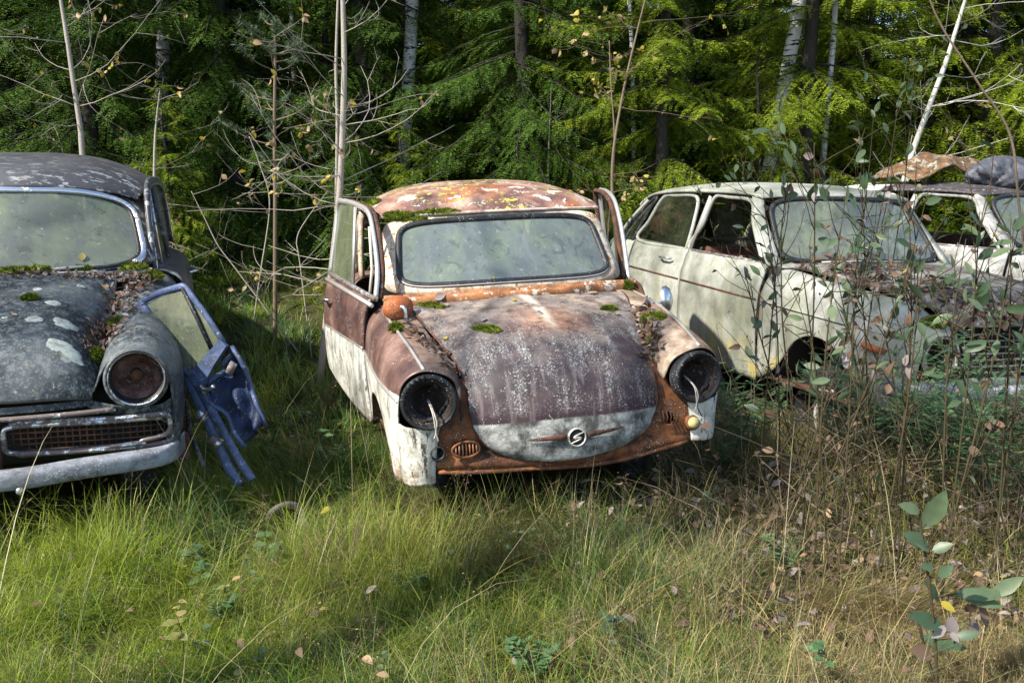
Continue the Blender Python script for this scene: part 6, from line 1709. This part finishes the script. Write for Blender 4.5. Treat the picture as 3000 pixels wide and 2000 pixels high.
# the young willow shoot in the right foreground
sh = empty('willow_shoot', wp(2740, 1990, .0)); tag(sh, 'young willow shoot with large blue green leaves in the right foreground', 'shoot')
bpy.context.view_layer.update()
so_ = np.array(sh.location)
Yf = 2.32
SP = [wy(2745, 2060, Yf), wy(2741, 1900, Yf), wy(2727, 1750, Yf), wy(2713, 1640, Yf), wy(2699, 1545, Yf), wy(2692, 1490, Yf)]
so_ = np.array((SP[0][0], SP[0][1], 0)); sh.location = so_
b = MB(); b.tube(cr([np.array((SP[0][0], SP[0][1], -.02)) - so_] + [p - so_ for p in SP], 6), [.0055, .005, .004, .0022], 8); b.obj('stem', M['willow'], sh)
LV = [(2412, 1545, 2485, 1440, .50, 1), (2405, 1500, 2345, 1475, .45, 1), (2425, 1585, 2600, 1545, .0, 0), (2428, 1600, 2360, 1560, .5, 1), (2432, 1610, 2385, 1580, .5, 1), (2440, 1625, 2600, 1545, 0, 0), (2437, 1615, 2500, 1590, .55, 1), (2445, 1660, 2405, 1658, .5, 1), (2455, 1690, 2500, 1655, .55, 1),
      (2475, 1840, 2375, 1795, .42, 1), (2460, 1760, 2510, 1790, .5, 4), (2480, 1830, 2440, 1870, .5, 3), (2490, 1850, 2520, 1880, .6, 3), (2440, 1920, 2380, 1900, .6, 2), (2500, 1870, 2580, 1850, .45, 1)]
b = MB(); rg = np.random.RandomState(9)
for x0, y0, x1, y1, wr, m in LV:
    if wr == 0: continue
    x0, x1 = x0 + 292, x1 + 292; a, c = wy(x0, y0, Yf), wy(x1, y1, Yf - .02)
    Cs = cr(np.array(SP), 6); j = int(np.argmin(((Cs - a) ** 2).sum(1))); b.tube([Cs[j] - so_, a - so_, a - so_ + (c - a) * .12], .0016, 4, 0)
    L = np.linalg.norm(c - a)
    b.leaf(a - so_, c - a, np.array((.1, -.8, .6)) + rg.normal(0, .15, 3), L, L * wr, m, .12, .22)
b.obj('foliage', WL, sh)
sh2 = empty('willow_shoot', (0, 0, 0)); tag(sh2, 'low willow shoot with pale and purple leaves at the right frame edge', 'shoot')
Yf = 2.45; so_ = wy(2760, 2000, Yf); so_[2] = 0; sh2.location = so_
b = MB(); b.tube(cr([np.array((0, 0, -.02)), wy(2700, 1860, Yf) - so_, wy(2690, 1770, Yf) - so_, wy(2790, 1740, Yf) - so_, wy(2860, 1740, Yf) - so_], 6), [.005, .004, .003, .002], 8); b.obj('stem', M['willow'], sh2)
b = MB()
for x0, y0, x1, y1, wr, m in ((2900, 1745, 3000, 1690, .4, 1), (2800, 1740, 2950, 1770, .35, 1), (2750, 1760, 2720, 1700, .4, 1), (2790, 1740, 2960, 1735, .3, 1), (2830, 1790, 2860, 1770, .7, 2), (2690, 1780, 2830, 1800, .0, 1), (2700, 1860, 2790, 1900, .5, 1), (2740, 1880, 2840, 1895, .35, 1), (2840, 1810, 2870, 1870, .6, 3), (2780, 1800, 2800, 1880, .6, 3), (2870, 1770, 2900, 1840, .5, 2)):
    if wr:
        a, c = wy(x0, y0, Yf), wy(x1, y1, Yf - .03); L = np.linalg.norm(c - a)
        S2 = cr(np.array([wy(2700, 1860, Yf), wy(2690, 1770, Yf), wy(2790, 1740, Yf), wy(2860, 1740, Yf)]), 8); j = int(np.argmin(((S2 - a) ** 2).sum(1))); b.tube([S2[j] - so_, a - so_, a - so_ + (c - a) * .1], .0015, 4, 0)
        b.leaf(a - so_, c - a, np.array((.2, -.7, .7)), L, L * wr, m, .15, .2)
b.obj('foliage', WL, sh2)

# a tangle of dead twigs in front of the pale car
b = MB(); rg = np.random.RandomState(71)
for _ in range(1000):
    x, y = rg.uniform(.75, 3.0), rg.uniform(3.3, 4.55)
    if not clear(np.array([x]), np.array([y]))[0] or rg.rand() > (x - .2) / 2: continue
    d = rg.normal(0, 1, 3) + np.array((0, 0, .9)); d /= np.linalg.norm(d); L = rg.uniform(.25, .85); P = [np.array((x, y, float(gz(x, y)) + rg.uniform(0, .25)))]
    for i in range(5):
        d = d + rg.normal(0, .16, 3) + np.array((0, 0, -.05)); d /= np.linalg.norm(d); P.append(P[-1] + d * L / 5)
    if min(p[2] for p in P) < 0 or max(p[1] for p in P) > 4.75: continue
    b.tube(P, [rg.uniform(.0014, .0028), .0008], 4, int(rg.choice(2, p=(.6, .4))))
    if rg.rand() < .5:
        for j in (3, 4, 5):
            Ll = rg.uniform(.014, .030); b.leaf(P[j], rg.normal(0, 1, 3) + np.array((0, 0, -.8)), rg.normal(0, 1, 3), Ll, Ll * .6, 2, rg.uniform(0, .8), rg.uniform(.1, .7))
tag(b.obj('dead_twigs', [M['willow'], M['twig'], M['leaf_brown']]), 'tangle of dead brown twigs and weeds before the nose of the pale estate car', 'twigs', kind='stuff')

# feathery herbs
def herb(x, y, h, n, label, seed, group='feathery herbs in the grass'):
    rg = np.random.RandomState(seed); b = MB()
    for _ in range(n):
        a = rg.uniform(0, 6.28); le = h * rg.uniform(.6, 1.1); k = 9
        d = np.array((math.cos(a) * .25, math.sin(a) * .25, 1.)); P = [np.zeros(3)]
        for i in range(k):
            d = d + np.array((math.cos(a) * .05, math.sin(a) * .05, -.10 * i / k)); d /= np.linalg.norm(d); P.append(P[-1] + d * le / k)
        b.tube(P, [.0022, .0008], 4)
        for i in range(3, k):
            for s_ in (-1, 1):
                S = np.cross(d, (0, 0, 1.)) * s_; S /= np.linalg.norm(S); q = S + np.array((0, 0, .25)) + rg.normal(0, .2, 3); l = le * .22 * (1 - abs(i - 5) / 7)
                b.tube([P[i], P[i] + q * l], [.001, .0006], 3)
                for u in np.linspace(.2, 1, 6):
                    for s2 in (-1, 1):
                        dd = q * .7 + np.cross(q, (0, .3, 1.)) * s2 * .8; b.leaf(P[i] + q * l * u, dd, (0, -.3, 1), (.017 + .012 * (h > .35)) * (1.2 - .6 * u), .0048 + .003 * (h > .35), 0, .1, .1)
    o = b.obj('feathery_herb', M['herb']); o.location = (x, y, gz(x, y)); tag(o, label, 'herb', group)
for i, (px, Y, h, n, lb) in enumerate(((2520, 4.25, .46, 9, 'feathery green herb right of the wheel arch of the pale car'), (2640, 4.2, .50, 9, 'feathery herb under the headlight of the pale car'), (2860, 3.9, .60, 10, 'tall feathery herb before the grille of the pale car'), (2975, 3.7, .66, 10, 'tallest feathery herb at the right frame edge'), (2780, 4.0, .40, 8, 'shorter feathery herb before the bumper'),
        (2215, 4.7, .40, 8, 'feathery herb at the front of the pale sill'), (2130, 4.5, .30, 6, 'small feathery herb near the far lamp of the rusty car'))):
    p = wy(px, 1000, Y); herb(p[0], Y, h * 1.45, n + 2, lb, i)
for i, (px, py, h, n, lb) in enumerate(((1560, 1900, .16, 8, 'feathery herb low in the bottom middle grass'), (1200, 1720, .16, 6, 'bluish feathery herb in the middle foreground'), (980, 1360, .2, 6, 'small feathery herb beside the white fender'), (2300, 1620, .18, 6, 'feathery herb in the right foreground grass'), (640, 1800, .14, 6, 'feathery herb in the left foreground grass'), (1900, 1700, .16, 6, 'feathery herb right of the middle foreground'), (350, 1640, .14, 6, 'feathery herb far left in the foreground grass'))):
    p = wp(px, py, .05); herb(p[0], p[1], h, n, lb, i + 20)
# broad leaved seedlings
def seedling(px, py, label, seed, h=.16, n=7, mt='leaf_green', L=.05):
    p = wp(px, py, .1); rg = np.random.RandomState(seed); b = MB(); top = np.array((rg.uniform(-.03, .03), rg.uniform(-.03, .03), h))
    b.tube(cr([np.zeros(3), top * .5 + np.array((.01, 0, 0)), top], 3), [.002, .0012], 5, 0)
    for i in range(n):
        a = rg.uniform(0, 6.28); q = top * rg.uniform(.45, 1); b.leaf(q, (math.cos(a), math.sin(a), .25), (0, -.4, 1), L * rg.uniform(.7, 1.2), L * .6, 1, .25, .2)
    o = b.obj('seedling', [M['willow'], M[mt]]); o.location = (p[0], p[1], gz(p[0], p[1])); tag(o, label, 'seedling', 'broad leaved seedlings in the grass')
for i, (px, py, lb, mt) in enumerate(((560, 1640, 'blue green seedling left of the middle foreground', 'leaf_green'), (588, 1690, 'fresh green seedling below the blue green one', 'herb'), (785, 1600, 'small bright seedling under the ribbed hose', 'herb'), (810, 1640, 'low light green seedling right below the ribbed hose', 'herb'), (935, 1290, 'green seedling beside the wheel opening of the rusty car', 'herb'), (530, 1870, 'yellow green clover like seedling at the bottom left', 'leaf_pale'), (1775, 1820, 'small dark seedling at the bottom centre right', 'leaf_green'), (2440, 1920, 'green seedling in the bottom right grass', 'herb'), (2080, 1450, 'single pale leaf seedling before the dead leaves', 'leaf_green'))):
    seedling(px, py, lb, i, mt=mt)
# ---------------------------------------------------------------- camera and light
cam = bpy.data.cameras.new('camera'); co = link(bpy.data.objects.new('camera', cam))
co.location = (0, 0, 1.5); co.rotation_euler = (R(90 - 10.5), 0, 0)
cam.sensor_width = 36; cam.lens = 36 * 2700 / 3000; cam.clip_end = 500; cam.clip_start = .05
SC.camera = co
SUN_EL, SUN_AZ = R(45), R(-125)     # azimuth measured clockwise from +Y: left and a little behind the camera
w = bpy.data.worlds.new('World'); SC.world = w; w.use_nodes = True
nt = w.node_tree; bg = nt.nodes['Background']
sk = nt.nodes.new('ShaderNodeTexSky'); sk.sky_type = 'NISHITA'; sk.sun_disc = False
sk.sun_elevation = SUN_EL; sk.sun_rotation = SUN_AZ
nt.links.new(sk.outputs[0], bg.inputs[0]); bg.inputs[1].default_value = .10
sl = bpy.data.lights.new('sun', 'SUN'); sl.energy = 3.3; sl.angle = R(1); sl.color = (1, .93, .80)
so = link(bpy.data.objects.new('sun', sl))
d = Vector((math.sin(SUN_AZ) * math.cos(SUN_EL), math.cos(SUN_AZ) * math.cos(SUN_EL), math.sin(SUN_EL)))
so.rotation_euler = d.to_track_quat('Z', 'Y').to_euler(); so.location = d * 30
SC.view_settings.view_transform = 'Standard'; SC.view_settings.look = 'None'
SC.view_settings.exposure = 1.6; SC.view_settings.gamma = 1
SC.cycles.use_denoising = True
SC.cycles.max_bounces = 8; SC.cycles.transparent_max_bounces = 16
